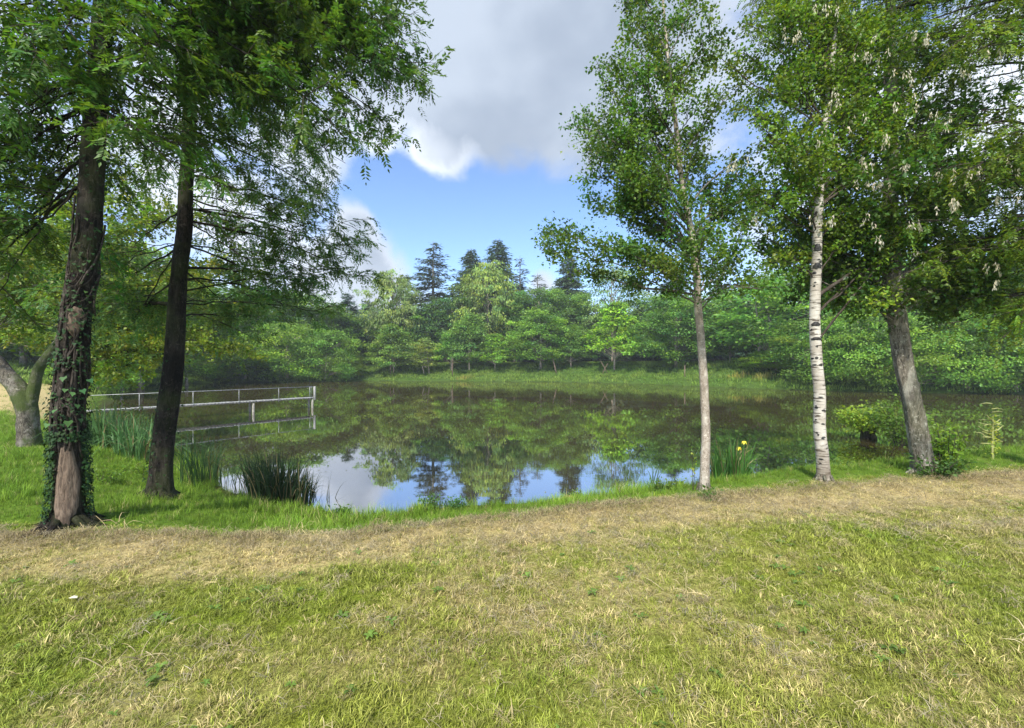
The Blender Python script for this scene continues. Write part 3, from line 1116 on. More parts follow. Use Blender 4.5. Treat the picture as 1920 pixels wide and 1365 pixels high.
VAR['shrub_b'] = (far_broad(8, 6, 7.5, .5, 150, 170, .16, (.085, .135, .024), trunk_r=.12, shape='oval'), 6, 7.5)
VAR['spruce'] = (far_conifer(9, 22, 11, (.075, .130, .062)), 22, 9)
VAR['fir'] = (far_conifer(10, 18, 9, (.065, .125, .075), levels=30), 18, 9)
VAR['larch'] = (far_conifer(11, 26, 13, (.070, .110, .060), levels=34, per=8, sparse=.85, droop=.12), 26, 13)
VAR['thin_conifer'] = (far_conifer(12, 20, 8, (.085, .115, .075), levels=30, per=7, sparse=.6, droop=.05), 20, 8)
VAR['thicket'] = (far_broad(15, 12, 10, .3, 300, 50, .34, (.052, .100, .026), trunk_r=.16, shape='oval'), 12, 10)

FAR = [
    # kind, px, depth, top row, width px, tint, category, name, label
    ('fir', 652, 84, 548, 75, (1, 1, 1), 'conifer', 'fir_tree', 'dark blue green fir showing above the bank trees left of the weeping birch'),
    ('fir', 690, 82, 562, 80, (.8, .95, 1.15), 'conifer', 'fir_tree', 'dense dark bluish fir reaching low beside the pale weeping birch'),
    ('larch', 812, 86, 452, 150, (1, 1, 1), 'conifer', 'larch_tree', 'tall open larch with wide drooping boughs and ragged airy top'),
    ('spruce', 884, 86, 466, 95, (1, 1, 1), 'conifer', 'spruce_tree', 'dark pointed spruce rising just left of the pale green round tree top'),
    ('spruce', 933, 88, 448, 100, (.85, .95, .95), 'conifer', 'spruce_tree', 'tallest dark spruce rising behind the pale green round tree'),
    ('thin_conifer', 975, 86, 480, 80, (1, 1, 1), 'conifer', 'larch_tree', 'thin pale see through conifer with bare trunk against the sky'),
    ('thin_conifer', 1008, 88, 512, 90, (1.1, 1.15, 1), 'conifer', 'larch_tree', 'short bushy pale conifer beside the thin see through one'),
    ('spruce', 1066, 84, 474, 85, (1, 1, 1), 'conifer', 'spruce_tree', 'dark spruce standing behind the leafy branch tips of the slim tree'),
    ('spruce', 1260, 84, 520, 100, (1.05, 1.1, 1), 'conifer', 'spruce_tree', 'dark spruce seen through the slim tree at its first fork'),
    ('spruce', 1352, 80, 535, 90, (.9, 1, 1.05), 'conifer', 'spruce_tree', 'dark conifer in the gap right of the slim tree trunk'),
    ('weeping', 737, 76, 510, 92, (1, 1, 1), 'birch', 'weeping_birch', 'pale green weeping birch with hanging foliage below the white cloud'),
    ('weeping', 912, 76, 496, 108, (1.0, 1.0, .75), 'tree', 'willow_tree', 'tall rounded yellow green tree in front of the two dark spruces'),
    ('gauzy', 1150, 72, 500, 125, (.95, 1, .9), 'birch', 'weeping_birch', 'tall gauzy grey green birch right of centre on the far bank'),
    ('ash', 852, 79, 560, 100, (.75, .9, .95), 'tree', 'bank_tree', 'dark green tree filling the gap under the open larch'),
    ('ash', 1010, 76, 546, 110, (1, 1.1, .9), 'tree', 'bank_tree', 'mid green spreading tree below the thin pale conifers'),
    ('ash', 1068, 75, 556, 100, (.95, 1.05, .9), 'tree', 'bank_tree', 'mid green tree in front of the dark spruce at the sky gap'),
    ('maple_b', 965, 77, 566, 90, (.8, .95, .9), 'tree', 'bank_tree', 'shaded green tree right of the yellow green rounded tree'),
    ('maple_b', 785, 79, 585, 100, (.8, .95, .95), 'tree', 'bank_tree', 'dark tree between the weeping birch and the open larch'),
    ('ash', 1225, 70, 560, 100, (.8, .95, .8), 'tree', 'bank_tree', 'dark green tree behind the round tree left of the slim trunk'),
    ('ash', 1320, 64, 572, 100, (.85, 1.0, .85), 'tree', 'bank_tree', 'shadowed green tree directly behind the slim trunk'),
    ('ash', 1400, 62, 548, 120, (.9, 1.0, .85), 'tree', 'bank_tree', 'tall green tree behind the leaning pale trunk'),
    ('maple', 738, 69.5, 612, 92, (1.1, 1.1, .9), 'tree', 'young_tree', 'small rounded tree on the far bank under the weeping birch'),
    ('young_b', 800, 68.6, 638, 55, (1.35, 1.0, 1.2), 'sapling', 'young_tree', 'small leaning tree with sparse brownish leaves at the waterline'),
    ('young', 846, 69.5, 622, 62, (.85, 1.0, 1.0), 'tree', 'young_tree', 'slim dark green young tree right of the brownish leaning one'),
    ('maple', 880, 69.5, 594, 92, (.95, 1.05, .9), 'tree', 'young_tree', 'leafy tree with pale trunk under the yellow green rounded tree'),
    ('young', 928, 68.5, 628, 58, (1.05, 1.1, .9), 'tree', 'young_tree', 'little young tree with bright leaves below the tallest spruce'),
    ('maple_b', 1014, 68, 590, 105, (1.2, 1.25, .75), 'tree', 'young_tree', 'bright yellow green tree at the middle of the far bank'),
    ('maple', 1070, 67, 612, 80, (.95, 1.05, .9), 'tree', 'young_tree', 'green tree between the bright middle tree and the lime one'),
    ('young', 1152, 63, 570, 98, (1.25, 1.25, .8), 'tree', 'young_tree', 'bright lime green cone shaped tree on two pale trunks'),
    ('maple_b', 1268, 58, 560, 130, (1.0, 1.1, .8), 'tree', 'bank_tree', 'broad low round tree with short dark trunk on the sunny bank'),
    ('young_b', 1440, 49, 538, 150, (1.05, 1.15, .95), 'tree', 'young_tree', 'spreading green tree with a leaning pale grey trunk'),
    ('maple', 1368, 56, 590, 90, (.9, 1.05, .85), 'tree', 'bank_tree', 'small green tree between the round tree and the leaning trunk'),
    # right shore
    ('ash', 1500, 56, 508, 150, (1.0, 1.1, .75), 'tree', 'shore_tree', 'tall green tree directly left of the birch trunk beyond the pond'),
    ('ash', 1610, 52, 480, 170, (.85, 1.0, .75), 'tree', 'shore_tree', 'tall dark tree beyond the pond between birch and dark trunk'),
    ('maple_b', 1730, 48, 500, 190, (1.1, 1.2, .75), 'tree', 'shore_tree', 'bright green tree beyond the pond right of the dark trunk'),
    ('ash', 1850, 46, 470, 200, (.95, 1.1, .8), 'tree', 'shore_tree', 'large green tree on the right far shore behind the shrubs'),
    ('ash', 1970, 44, 460, 210, (.9, 1.0, .8), 'tree', 'shore_tree', 'tree at the right edge of the picture across the water'),
    ('shrub', 1535, 42.5, 606, 150, (.85, 1.0, .85), 'shrub', 'shore_shrub', 'dark leafy shrub overhanging the water just right of the birch'),
    ('shrub_b', 1628, 39.5, 590, 160, (.95, 1.1, .95), 'shrub', 'shore_shrub', 'layered green shrub overhanging the water left of the dark trunk'),
    ('shrub', 1722, 37.5, 600, 150, (1.0, 1.1, .9), 'shrub', 'shore_shrub', 'green shrub dipping to the water just right of the dark trunk'),
    ('shrub_b', 1812, 36.5, 585, 170, (.85, 1.05, 1.0), 'shrub', 'shore_shrub', 'large bluish green shrub trailing over the water beyond the sapling'),
    ('shrub', 1905, 35.5, 590, 160, (.9, 1.1, .95), 'shrub', 'shore_shrub', 'green shrub trailing in the water at the right edge'),
    ('shrub_b', 1455, 47.5, 660, 110, (1.2, 1.3, .7), 'shrub', 'bramble_shrub', 'low yellow green bramble mound behind the leaning pale trunk'),
    # left shore
    ('thicket', 640, 74, 598, 120, (1.15, 1.15, .8), 'tree', 'shore_tree', 'yellowish green tree standing left of the blue fir'),
    ('ash', 580, 72, 560, 140, (1.0, 1.05, .9), 'tree', 'shore_tree', 'tall green tree above the jetty end'),
    ('ash', 500, 70, 545, 150, (.9, 1.0, .9), 'tree', 'shore_tree', 'tall dark tree on the left far shore behind the overhanging shrubs'),
    ('ash', 415, 66, 540, 150, (.9, 1.05, .8), 'tree', 'shore_tree', 'tree on the left far shore right of the second dark trunk'),
    ('shrub', 610, 63.5, 622, 105, (.9, 1.05, .9), 'shrub', 'shore_shrub', 'dark green shrub overhanging the water above the jetty end'),
    ('shrub_b', 540, 62, 612, 130, (1.05, 1.15, .85), 'shrub', 'shore_shrub', 'broad green shrub drooping to the water behind the jetty rail'),
    ('shrub', 460, 61, 630, 120, (1.1, 1.2, .95), 'shrub', 'shore_shrub', 'bluish green layered shrub on the left far shore'),
    ('shrub_b', 385, 60, 655, 80, (.7, .8, .8), 'shrub', 'shore_shrub', 'dark shrub at the pond corner right of the second trunk'),
    ('shrub', 648, 66.5, 660, 56, (1.8, 1.45, .9), 'shrub', 'willow_bush', 'small rounded pale yellowish bush at the start of the grassy far bank'),
    ('maple', 350, 50, 520, 170, (1.25, 1.25, .7), 'tree', 'shore_tree', 'yellow green tree seen behind the second dark trunk'),
    ('young', 228, 38, 560, 130, (1.3, 1.3, .7), 'tree', 'pale_trunk_tree', 'tree with a straight whitish trunk between the two dark trunks'),
    ('maple_b', 265, 44, 480, 190, (1.25, 1.2, .6), 'tree', 'shore_tree', 'sunlit yellow green tree between the two dark trunks'),
    ('shrub_b', 185, 29.5, 640, 110, (.9, 1.05, .8), 'shrub', 'shore_shrub', 'green shrub at the landward end of the jetty'),
    ('maple', 140, 34, 430, 220, (1.2, 1.15, .6), 'tree', 'field_tree', 'broad sunlit tree behind the ivy covered trunk'),
    ('maple_b', 45, 40, 420, 220, (1.15, 1.15, .6), 'tree', 'field_tree', 'yellow green tree beyond the pale mown field'),
    ('shrub', 100, 45, 640, 130, (.6, .75, .7), 'shrub', 'field_hedge', 'dark hedge shrub at the back of the pale field'),
    ('shrub_b', 20, 45, 640, 150, (.6, .75, .7), 'shrub', 'field_hedge', 'dark hedge shrub behind the forked tree'),
    ('ash', -60, 44, 420, 220, (1.0, 1.1, .7), 'tree', 'field_tree', 'tall tree at the left edge beyond the field'),
]
rz_rng = np.random.default_rng(5)
for (kd, px, d, top, wp, colr, cat, nm, lab) in FAR:
    ms, bh, bw = VAR[kd]
    T = place_far(ms, nm, lab, cat, px, d, top, bh, bw, wp * (1.35 if cat == 'conifer' else 1.06), colr, None, rz_rng.uniform(-.5, .5) if kd == 'young_b' else rz_rng.uniform(0, 6.28))

# far-off wood behind the bank trees: one mass
rng = np.random.default_rng(300)
P, TI = [], []
for i in range(300):
    a = rng.uniform(-1.05, 1.05)
    r = rng.uniform(96, 120)
    cx, cy = math.sin(a) * r * 1.0, max(math.cos(a) * r, 20)
    if abs(a) > .75:
        cx, cy = math.sin(a) * rng.uniform(75, 95), math.cos(a) * rng.uniform(75, 95)
    hh = rng.uniform(8, 13.5)
    nn = 230
    th = rng.uniform(0, 6.28, nn); u = rng.random(nn)
    rr = 4.2 * np.sqrt(np.clip(1 - (u - .4) ** 2 / .36, .03, 1)) * np.sqrt(rng.uniform(.3, 1, nn))
    P.append(np.stack([cx + rr * np.cos(th), cy + rr * np.sin(th), 1.2 + hh * u], 1))
    TI.append(var_tint(rng, nn, np.array([.085, .130, .060]) * (1 + rng.normal() * .15), .25, .1))
P = np.concatenate(P); TI = np.concatenate(TI); n = len(P)
wd_ = obj('distant_wood', leaves_mesh('distant_wood', P, rand_unit(rng, n), norm(rand_unit(rng, n) + np.array([0, -.5, 1])), 1.5 * rng.uniform(.6, 1.2, n),
                                      1.0, TI, M_LEAF), stuff=True)
wd_['label'] = 'dark mass of distant woodland behind the bank trees'; wd_['category'] = 'wood'

# ------------------------------------------------------------------ stakes and reeds of the far shore
def stake(px, py, d, hgt, r, label, lean=(0, 0), mat=M_BARE):
    p = W(px, py, d); p[2] = max(gz(p[0], p[1]), 0)
    tb = Tubes()
    pts = np.array([[0, 0, -.2], [lean[0] * .5, lean[1] * .5, hgt * .5], [lean[0], lean[1], hgt]])
    tb.tube(pts, [r * 1.1, r, r * .85], 8)
    tb.tube(np.array([[lean[0], lean[1], hgt], [lean[0], lean[1], hgt + r]]), [r * .85, r * .3], 8)
    o = obj('support_stake', tb.mesh('support_stake', mat), loc=p)
    o['label'] = label; o['category'] = 'stake'
    return o


stake(1140, 700, 62, 2.0, .05, 'pale support stake leaning left of the lime green tree', (-1.2, 0))
stake(1128, 700, 62, 1.6, .05, 'pale stake leaning away left of the lime green tree', (.9, 0))
stake(732, 703, 68.4, 2.2, .07, 'thin white stake on the far bank under the weeping birch')
stake(848, 703, 66.6, 3.0, .07, 'thin white pole by the slim dark young tree', (.1, 0))
stake(1284, 716, 52.5, 1.5, .06, 'short pale post at the waterline left of the slim trunk')
stake(1044, 704, 65, 2.3, .09, 'pale leaning post at the waterline right of the bright middle tree', (-.6, 0))


def reed_clump(name, label, base, n, hmin, hmax, wd, spread, col, seed, cat='reeds', lean=.25, arc=.25, seg=6, mat=None, ell=1.0):
    rng = np.random.default_rng(seed)
    V, Fc, S, TT = [], [], [], []
    k = 0
    for i in range(n):
        a = rng.uniform(0, 6.28); r = spread * math.sqrt(rng.random())
        o = np.array([math.cos(a) * r, math.sin(a) * r * ell, 0.0])
        o[2] = gz(base[0] + o[0], base[1] + o[1]) - base[2]
        if base[2] + o[2] < -.25: o[2] = -.25 - base[2]
        h = rng.uniform(hmin, hmax) * (1 - .3 * r / spread); w0 = wd * rng.uniform(.6, 1.25)
        da = math.atan2(o[1], o[0]) + rng.normal() * 1.0
        dv = np.array([math.cos(da), math.sin(da), 0])
        fa = rng.uniform(0, 6.28)
        sdv = np.array([math.cos(fa), math.sin(fa), 0])
        le = lean * rng.uniform(0, 1) * h; ar = arc * rng.uniform(0, 1.6) ** 2 * h
        tn = np.array(col) * rng.uniform(.6, 1.35)
        if rng.random() < .08: tn = np.array([.25, .2, .1])
        for j in range(seg + 1):
            t = j / seg
            p = o + dv * (le * t + ar * t ** 3) + np.array([0, 0, h * t - ar * .9 * t ** 4])
            ww = w0 * .5 * (1 - .95 * t ** 2.2) * (.8 + .4 * math.sin(t * 3))
            V += [p - sdv * ww, p + sdv * ww]; TT += [tn, tn]
            if j:
                Fc += [k - 2, k - 1, k + 1, k]; S.append(4)
            k += 2
    me = mesh_from('blades', np.array(V), np.array(Fc), np.array(S), mat or M_REED, np.array(TT))
    T = thing(name, label, cat, base)
    obj('blades', me, T, stuff=True)
    return T


RD = (.030, .060, .022)
b = G(515, 945); reed_clump('reed_clump', 'dense dark clump of upright reeds standing at the water edge', np.array([b[0], b[1] + .15, b[2]]), 620, .72, 1.20, .017, .52, RD, 1, ell=.5)
b = G(470, 940); reed_clump('reed_clump', 'few thin arching reed stems left of the dark dense clump', np.array([b[0] - .25, b[1] + .45, .0]), 26, .6, 1.05, .010, .25, (.05, .085, .035), 2)
b = G(580, 948); reed_clump('reed_clump', 'sparse drooping reed stalks right of the dark dense clump', np.array([b[0] + .02, b[1] + .3, .05]), 22, .5, .95, .009, .22, (.05, .07, .035), 3, arc=.5)
reed_clump('reed_clump', 'tall green reeds just right of the leaning dark trunk', W(372, 900, 7.9) * [1, 1, 0], 90, .9, 1.45, .016, .30, (.045, .10, .03), 4)
reed_clump('reed_clump', 'thin pale green reeds in the water right of the leaning dark trunk', W(425, 900, 8.2) * [1, 1, 0], 28, .8, 1.25, .014, .20, (.06, .11, .04), 5)
for i, (px, d, n, lab) in enumerate(((180, 9.6, 120, 'reeds arching close behind the ivy covered trunk'),
                                     (225, 9.9, 150, 'light green arching reeds between the two dark trunks'),
                                     (268, 9.4, 130, 'reeds touching the left side of the leaning dark trunk'))):
    x_ = (px - 960) / F * d
    reed_clump('reed_clump', lab, np.array([x_, d, max(gz(x_, d), 0)]), int(n * 1.5), .85, 1.40, .022, .50, (.095, .20, .065), 10 + i, arc=.55)
b = np.array([(1378 - 960) / F * 7.2, 7.2, 0.0]); b[2] = gz(b[0], b[1])
IR = reed_clump('iris_clump', 'upright yellow flag iris clump right of the slim tree', b + np.array([0, .2, 0]), 230, .62, 1.08, .019, .36, (.07, .18, .032), 21, 'iris')
b2 = G(1228, 918); reed_clump('iris_clump', 'small sparse iris tuft left of the slim tree', b2 + np.array([0, .12, 0]), 26, .35, .72, .014, .13, (.07, .13, .05), 22, 'iris')
# yellow iris flowers
M_YEL = plain_material('yellow_petal', (.75, .60, .02), (.85, .72, .05), 20, .6, 0, .05)
for i, (dx, dz, hgt) in enumerate(((.17, .0, .66), (.08, .05, .56))):
    base = b + np.array([dx, .05, 0])
    T = thing('iris_flower', ['yellow iris flower highest in the iris clump', 'second smaller yellow iris bloom set lower in the clump'][i], 'flower', base)
    tb = Tubes(); tb.tube([[0, 0, -.05], [.02, 0, hgt * .6], [.01, 0, hgt]], [.006, .005, .004], 6)
    obj('stem', tb.mesh('stem', M_TWIG), T)
    for q_ in range(5):
        a = q_ * 2 * pi / 5 + .3
        dv = np.array([math.cos(a), math.sin(a), 0]); sv = np.array([-dv[1], dv[0], 0])
        V = []
        for t, ww, zz in ((0, .006, 0), (.35, .022, .03), (.7, .028, .02), (1, .010, -.02)):
            V += [dv * .040 * t - sv * ww * .75 + np.array([.01, 0, hgt + zz]), dv * .040 * t + sv * ww * .75 + np.array([.01, 0, hgt + zz])]
        f = np.array([0, 1, 3, 2, 2, 3, 5, 4, 4, 5, 7, 6])
        obj('petal', mesh_from('petal', np.array(V), f, np.array([4, 4, 4]), M_YEL), T)

# yellow reeds at the far right of the grassy bank
for i, (px, d, lab) in enumerate(((1432, 45.5, 'yellow stemmed reeds at the foot of the leaning pale trunk'), (1385, 47.5, 'green yellow reeds at the waterline right of the slim trunk'),
                                  (872, 65.2, 'small yellow reed patch at the middle of the far waterline'))):
    x_ = (px - 960) / F * d
    reed_clump('far_reeds', lab, np.array([x_, d, .0]), 90, .6, 1.3, .05, 1.3, (.32, .30, .06), 40 + i, seg=3, ell=.4)

# ------------------------------------------------------------------ jetty
jA = np.array([-10.9, 23.7]); jB = np.array([-16.5, 16.1])
jdir = (jB - jA) / np.linalg.norm(jB - jA); jn = np.array([-jdir[1], jdir[0]])
if jn[1] < 0: jn = -jn          # away from the camera
jl = np.linalg.norm(jB - jA)
J = thing('jetty', 'long narrow fishing jetty with a thin metal handrail over the water', 'jetty', (jA[0], jA[1], 0))
ang = math.atan2(jdir[1], jdir[0])
DW = .55


def jp(s, t, z):
    return np.array([jdir[0] * s + jn[0] * t, jdir[1] * s + jn[1] * t, z])


tb = Tubes()
np_ = int(jl / .148)
rj = np.random.default_rng(8)
for i in range(np_):
    tb.box(jp(.07 + i * .148, DW / 2, .555 + rj.normal() * .003), (.068, DW / 2 + rj.normal() * .01, .014), ang)
obj('deck_boards', tb.mesh('deck_boards', M_DECK, False), J, stuff=True)
for t in (.06, DW - .06):
    tb = Tubes(); tb.box(jp(jl / 2, t, .518), (jl / 2, .03, .022), ang)
    obj('beam', tb.mesh('beam', M_POST, False), J)
for t in (.02, DW - .02):
    tb = Tubes(); tb.tube([jp(0, t, 1.16), jp(jl * .5, t, 1.155), jp(jl, t, 1.16)], .013, 8)
    if t < .5:
        obj('handrail', tb.mesh('handrail', M_ALU), J)
for s in np.linspace(.05, jl - .1, 6):
    tb = Tubes(); tb.tube([jp(s, .02, .45), jp(s, .02, 1.17)], .013, 8); tb.box(jp(s, .02, .58), (.05, .04, .012), ang)
    obj('rail_post', tb.mesh('rail_post', M_ALU), J)
tb = Tubes(); tb.tube([jp(.05, .02, 1.16), jp(-.12, .35, 1.15), jp(-.12, DW - .3, 1.15), jp(.0, DW - .02, 1.10)], .013, 8)
obj('end_rail', tb.mesh('end_rail', M_ALU), J)
for (s, t) in ((-.10, .55), (.0, DW - .04)):
    tb = Tubes(); tb.tube([jp(s, t, .45), jp(s, t, 1.15)], .013, 8)
    obj('rail_post', tb.mesh('rail_post', M_ALU), J)
tb = Tubes(); tb.box(jp(.0, -.02, .80), (.035, .035, .38), ang)
obj('end_post', tb.mesh('end_post', M_DECK, False), J)
for s in (.08, 3.1, 6.4, jl - .3):
    for t in (.08, DW - .1):
        tb = Tubes(); tb.tube([jp(s, t, -.9), jp(s, t, .46)], .055, 10)
        obj('leg', tb.mesh('leg', M_POST), J)

# ------------------------------------------------------------------ near trees
PIN = dict(type='pinnate', dup=2, limb_r=.7, zf=.25, L=.066, W=.024, rachis=.15, leaflets=11, step=.085, shoot=.85, rise=.08, droop=.20, hang=.22, col=(.075, .150, .026), subs=3, bow=.10)
PIN_D = dict(PIN, dup=1, shoot=.95, limb_r=.6, L=.062, W=.021, col=(.100, .185, .050))
b1 = G(130, 985)
T1, tr1, rad1 = near_tree('ivy clad dark trunk standing nearest on the left with a bare pale base', None, b1,
                          [(128, 900, 4.45), (133, 700, 4.45), (160, 480, 4.5), (180, 240, 4.6), (200, 0, 4.8), (215, -260, 5.0), (225, -600, 5.2)],
                          [.118, .113, .104, .090, .078, .06, .035],
                          [(790, 165, 5.9, -120), (745, 50, 6.2, -220), (700, 205, 6.0, -60), (640, 110, 5.8, -80), (560, 50, 5.4, -150), (610, 260, 6.0, 0),
                           (500, 190, 5.6, 60), (450, 90, 5.0, -40), (400, 20, 4.6, -120), (620, -20, 5.6, -260), (340, 170, 4.8, 100), (720, -70, 6.4, -300),
                           (430, 280, 5.3, 130), (300, 80, 4.0, -20), (50, 120, 4.6, 80), (-60, 40, 4.4, 40), (10, 240, 4.7, 160), (90, 330, 5.0, 220),
                           (40, 420, 5.0, 280), (-80, 330, 4.6, 200), (310, 320, 4.6, 190), (120, 20, 3.8, -80), (520, 10, 5.0, -200), (660, 30, 5.6, -160),
                           (240, 230, 4.9, 90), (560, 150, 5.6, -20), (280, -60, 4.6, -180), (80, 200, 5.4, 100), (-20, 500, 5.0, 330), (720, 120, 6.0, -100)],
                          PIN, 101, M_DARKBARK, 'ivy_trunk_tree', flare=.75, k=28)
b2_ = G(300, 930)
T2, tr2, rad2 = near_tree('dark leaning trunk with rugged bark rising beside the reeds on the left', None, b2_,
                          [(300, 860, 5.95), (325, 700, 6.0), (338, 520, 6.05), (352, 340, 6.2), (358, 150, 6.4), (362, -50, 6.6), (366, -300, 6.8)],
                          [.130, .120, .094, .082, .072, .055, .03],
                          [(662, 425, 7.2, 330), (652, 505, 7.4, 420), (600, 360, 7.6, 250), (560, 440, 7.0, 360), (540, 545, 7.2, 460), (480, 500, 6.4, 420),
                           (450, 340, 6.6, 250), (525, 320, 7.2, 200), (240, 470, 6.6, 400), (190, 540, 6.4, 460), (250, 600, 6.8, 520), (420, 570, 7.0, 500),
                           (560, 590, 7.6, 530), (400, 240, 6.2, 150), (300, 250, 6.5, 170), (240, 350, 6.8, 280), (480, 610, 7.5, 600), (160, 600, 7.4, 560),
                           (640, 470, 7.8, 380), (600, 300, 7.8, 120), (500, 250, 6.8, 80), (420, 440, 6.5, 360), (620, 545, 7.8, 500), (430, 180, 6.8, 40)],
                          PIN_D, 102, M_DARKBARK, 'leaning_dark_tree', flare=.85, k=24, flute=.07)

BRD = dict(type='broad', dup=1, limb_r=.8, L=.054, W=.042, step=.0105, spread=.055, shoot=.52, rise=.25, droop=.10, hang=.15, col=(.105, .190, .034), subs=5, bow=.06, flat=.9)
b3 = G(1320, 918)
T3, tr3, rad3 = near_tree('slim tree with pale straight trunk standing alone at the pond edge', None, b3,
                          [(1323, 800, 6.6), (1316, 650, 6.6), (1307, 520, 6.6), (1290, 400, 6.65), (1272, 280, 6.7), (1256, 150, 6.75), (1242, 0, 6.8), (1236, -110, 6.8)],
                          [.068, .064, .058, .052, .040, .030, .020, .010],
                          [(1095, 245, 6.9, 420), (1130, 145, 6.8, 330), (1108, 320, 7.0, 460), (1180, 60, 6.7, 200), (1205, -10, 6.7, 110), (1150, 225, 6.6, 370),
                           (1122, 395, 7.0, 470), (1035, 440, 6.6, 560), (1075, 505, 6.8, 560), (1165, 455, 6.7, 545), (1195, 370, 6.4, 480), (1215, 525, 6.5, 570),
                           (1335, 60, 6.6, 180), (1365, 180, 6.5, 300), (1385, 300, 6.4, 400), (1360, 400, 6.4, 480), (1405, 450, 6.3, 550), (1420, 520, 6.2, 575),
                           (1300, -10, 6.6, 110), (1400, 350, 7.0, 440), (1200, 150, 6.6, 270), (1310, 250, 6.3, 360), (1250, 330, 6.2, 420), (1280, 460, 6.2, 520),
                           (1190, 260, 7.1, 400), (1270, 100, 6.9, 220), (1240, 420, 6.9, 500), (1150, 320, 6.4, 440), (1340, 480, 6.9, 560)],
                          BRD, 103, M_YOUNG, 'slim_pond_tree', bark_limb=M_LIMB, flare=.45, flute=.03, twig_step=.15, k=16)
BIR = dict(BRD, dup=3, step=.0125, L=.058, W=.045, col=(.135, .225, .026), shoot=.50, rise=.05, droop=.25, hang=.4)
b4 = G(1545, 903)
T4, tr4, rad4 = near_tree('white barked birch with black marks standing at the pond edge', None, b4,
                          [(1538, 800, 6.7), (1530, 660, 6.7), (1528, 520, 6.75), (1534, 380, 6.8), (1545, 240, 6.85), (1562, 100, 6.9), (1580, -60, 7.0)],
                          [.088, .082, .076, .070, .058, .045, .032, .015],
                          [(1420, 200, 7.2, 330), (1400, 100, 7.3, 240), (1450, 350, 7.0, 430), (1440, 270, 7.1, 380), (1480, 130, 7.1, 240), (1500, 20, 7.2, 120),
                           (1620, 50, 7.3, 180), (1650, 190, 7.1, 300), (1655, 300, 7.0, 390), (1480, 440, 7.0, 500), (1605, 380, 7.0, 460), (1700, 90, 7.4, 220),
                           (1470, -30, 7.4, 80), (1560, 120, 6.9, 220), (1520, 260, 6.8, 360), (1590, 220, 6.8, 320), (1560, 20, 7.2, 120), (1430, 20, 7.4, 150),
                           (1725, 430, 7.5, 565, .7)],
                          BIR, 104, M_BIRCH, 'birch_tree', flare=.40, flute=.02, twig_step=.17, k=20, bark_limb=M_TWIG)
DRK = dict(BRD, dup=3, L=.080, W=.058, step=.019, spread=.05, shoot=.60, rise=.05, droop=.15, hang=.3, col=(.078, .150, .024))
b5 = G(1735, 888)
T5, tr5, rad5 = near_tree('large rugged dark trunk with leafy suckers at its base on the right', None, b5,
                          [(1722, 820, 7.35), (1700, 700, 7.4), (1678, 590, 7.4), (1668, 470, 7.5), (1672, 330, 7.6), (1672, 150, 7.8), (1665, -40, 8.0), (1660, -250, 8.2)],
                          [.142, .134, .124, .114, .104, .09, .07, .05, .035],
                          [(1440, 420, 7.6, 520), (1500, 520, 7.4, 570), (1580, 420, 7.2, 500), (1455, 480, 7.8, 540),
                           (1800, 450, 7.4, 520), (1850, 520, 7.4, 560), (1850, 350, 7.4, 460), (1905, 440, 7.6, 520),
                           (1780, 300, 7.4, 420), (1600, 300, 7.4, 420), (1715, 250, 7.4, 380), (1820, 200, 7.6, 330), (1620, 180, 7.6, 320), (1960, 300, 7.8, 420),
                           (1520, 350, 7.8, 460), (1640, 400, 6.9, 480), (1740, 520, 6.9, 570), (1940, 560, 7.6, 570), (1700, 380, 7.0, 470), (1580, 500, 7.9, 560),
                           (1740, 80, 7.8, 240), (1560, 80, 8.0, 240)],
                          DRK, 105, M_BARK, 'rugged_pond_tree', flare=.6, k=26, flute=.09, twig_step=.17)
ROB = dict(PIN, dup=3, L=.046, W=.021, rachis=.16, leaflets=11, step=.11, shoot=.55, col=(.125, .200, .022), droop=.3, hang=.45, rise=0)
b6p = np.array([8.1, 5.9, 0.0]); b6p[2] = gz(8.1, 5.9)
T6, tr6, rad6 = near_tree('feathery leaved tree at the right with hanging pale seed clusters', None, b6p,
                          [(2070, 600, 5.9), (2060, 400, 5.9), (2045, 100, 6.0), (2030, -200, 6.1), (2015, -500, 6.2)],
                          [.17, .16, .14, .12, .08, .04],
                          [(1440, 55, 7.5, -60), (1500, 110, 7.4, 60), (1600, 30, 7.3, -80), (1700, 60, 5.6, 0), (1790, 90, 5.6, 60), (1860, 40, 5.5, 0),
                           (1650, 160, 7.3, 120), (1740, 250, 5.6, 250), (1830, 330, 5.4, 330), (1900, 400, 5.4, 400), (1700, 400, 5.7, 380), (1860, 480, 5.4, 460),
                           (1750, 500, 5.8, 480), (1920, 560, 5.5, 540), (1810, 560, 5.8, 540), (1550, 0, 7.3, -100), (1400, -10, 7.9, -120), (1900, 270, 5.4, 280),
                           (1960, 480, 5.2, 460), (1930, 20, 5.4, -60), (1620, -40, 7.3, -160), (1770, -30, 5.6, -120)],
                          ROB, 106, M_DARKBARK, 'feathery_tree', twig_step=.24)

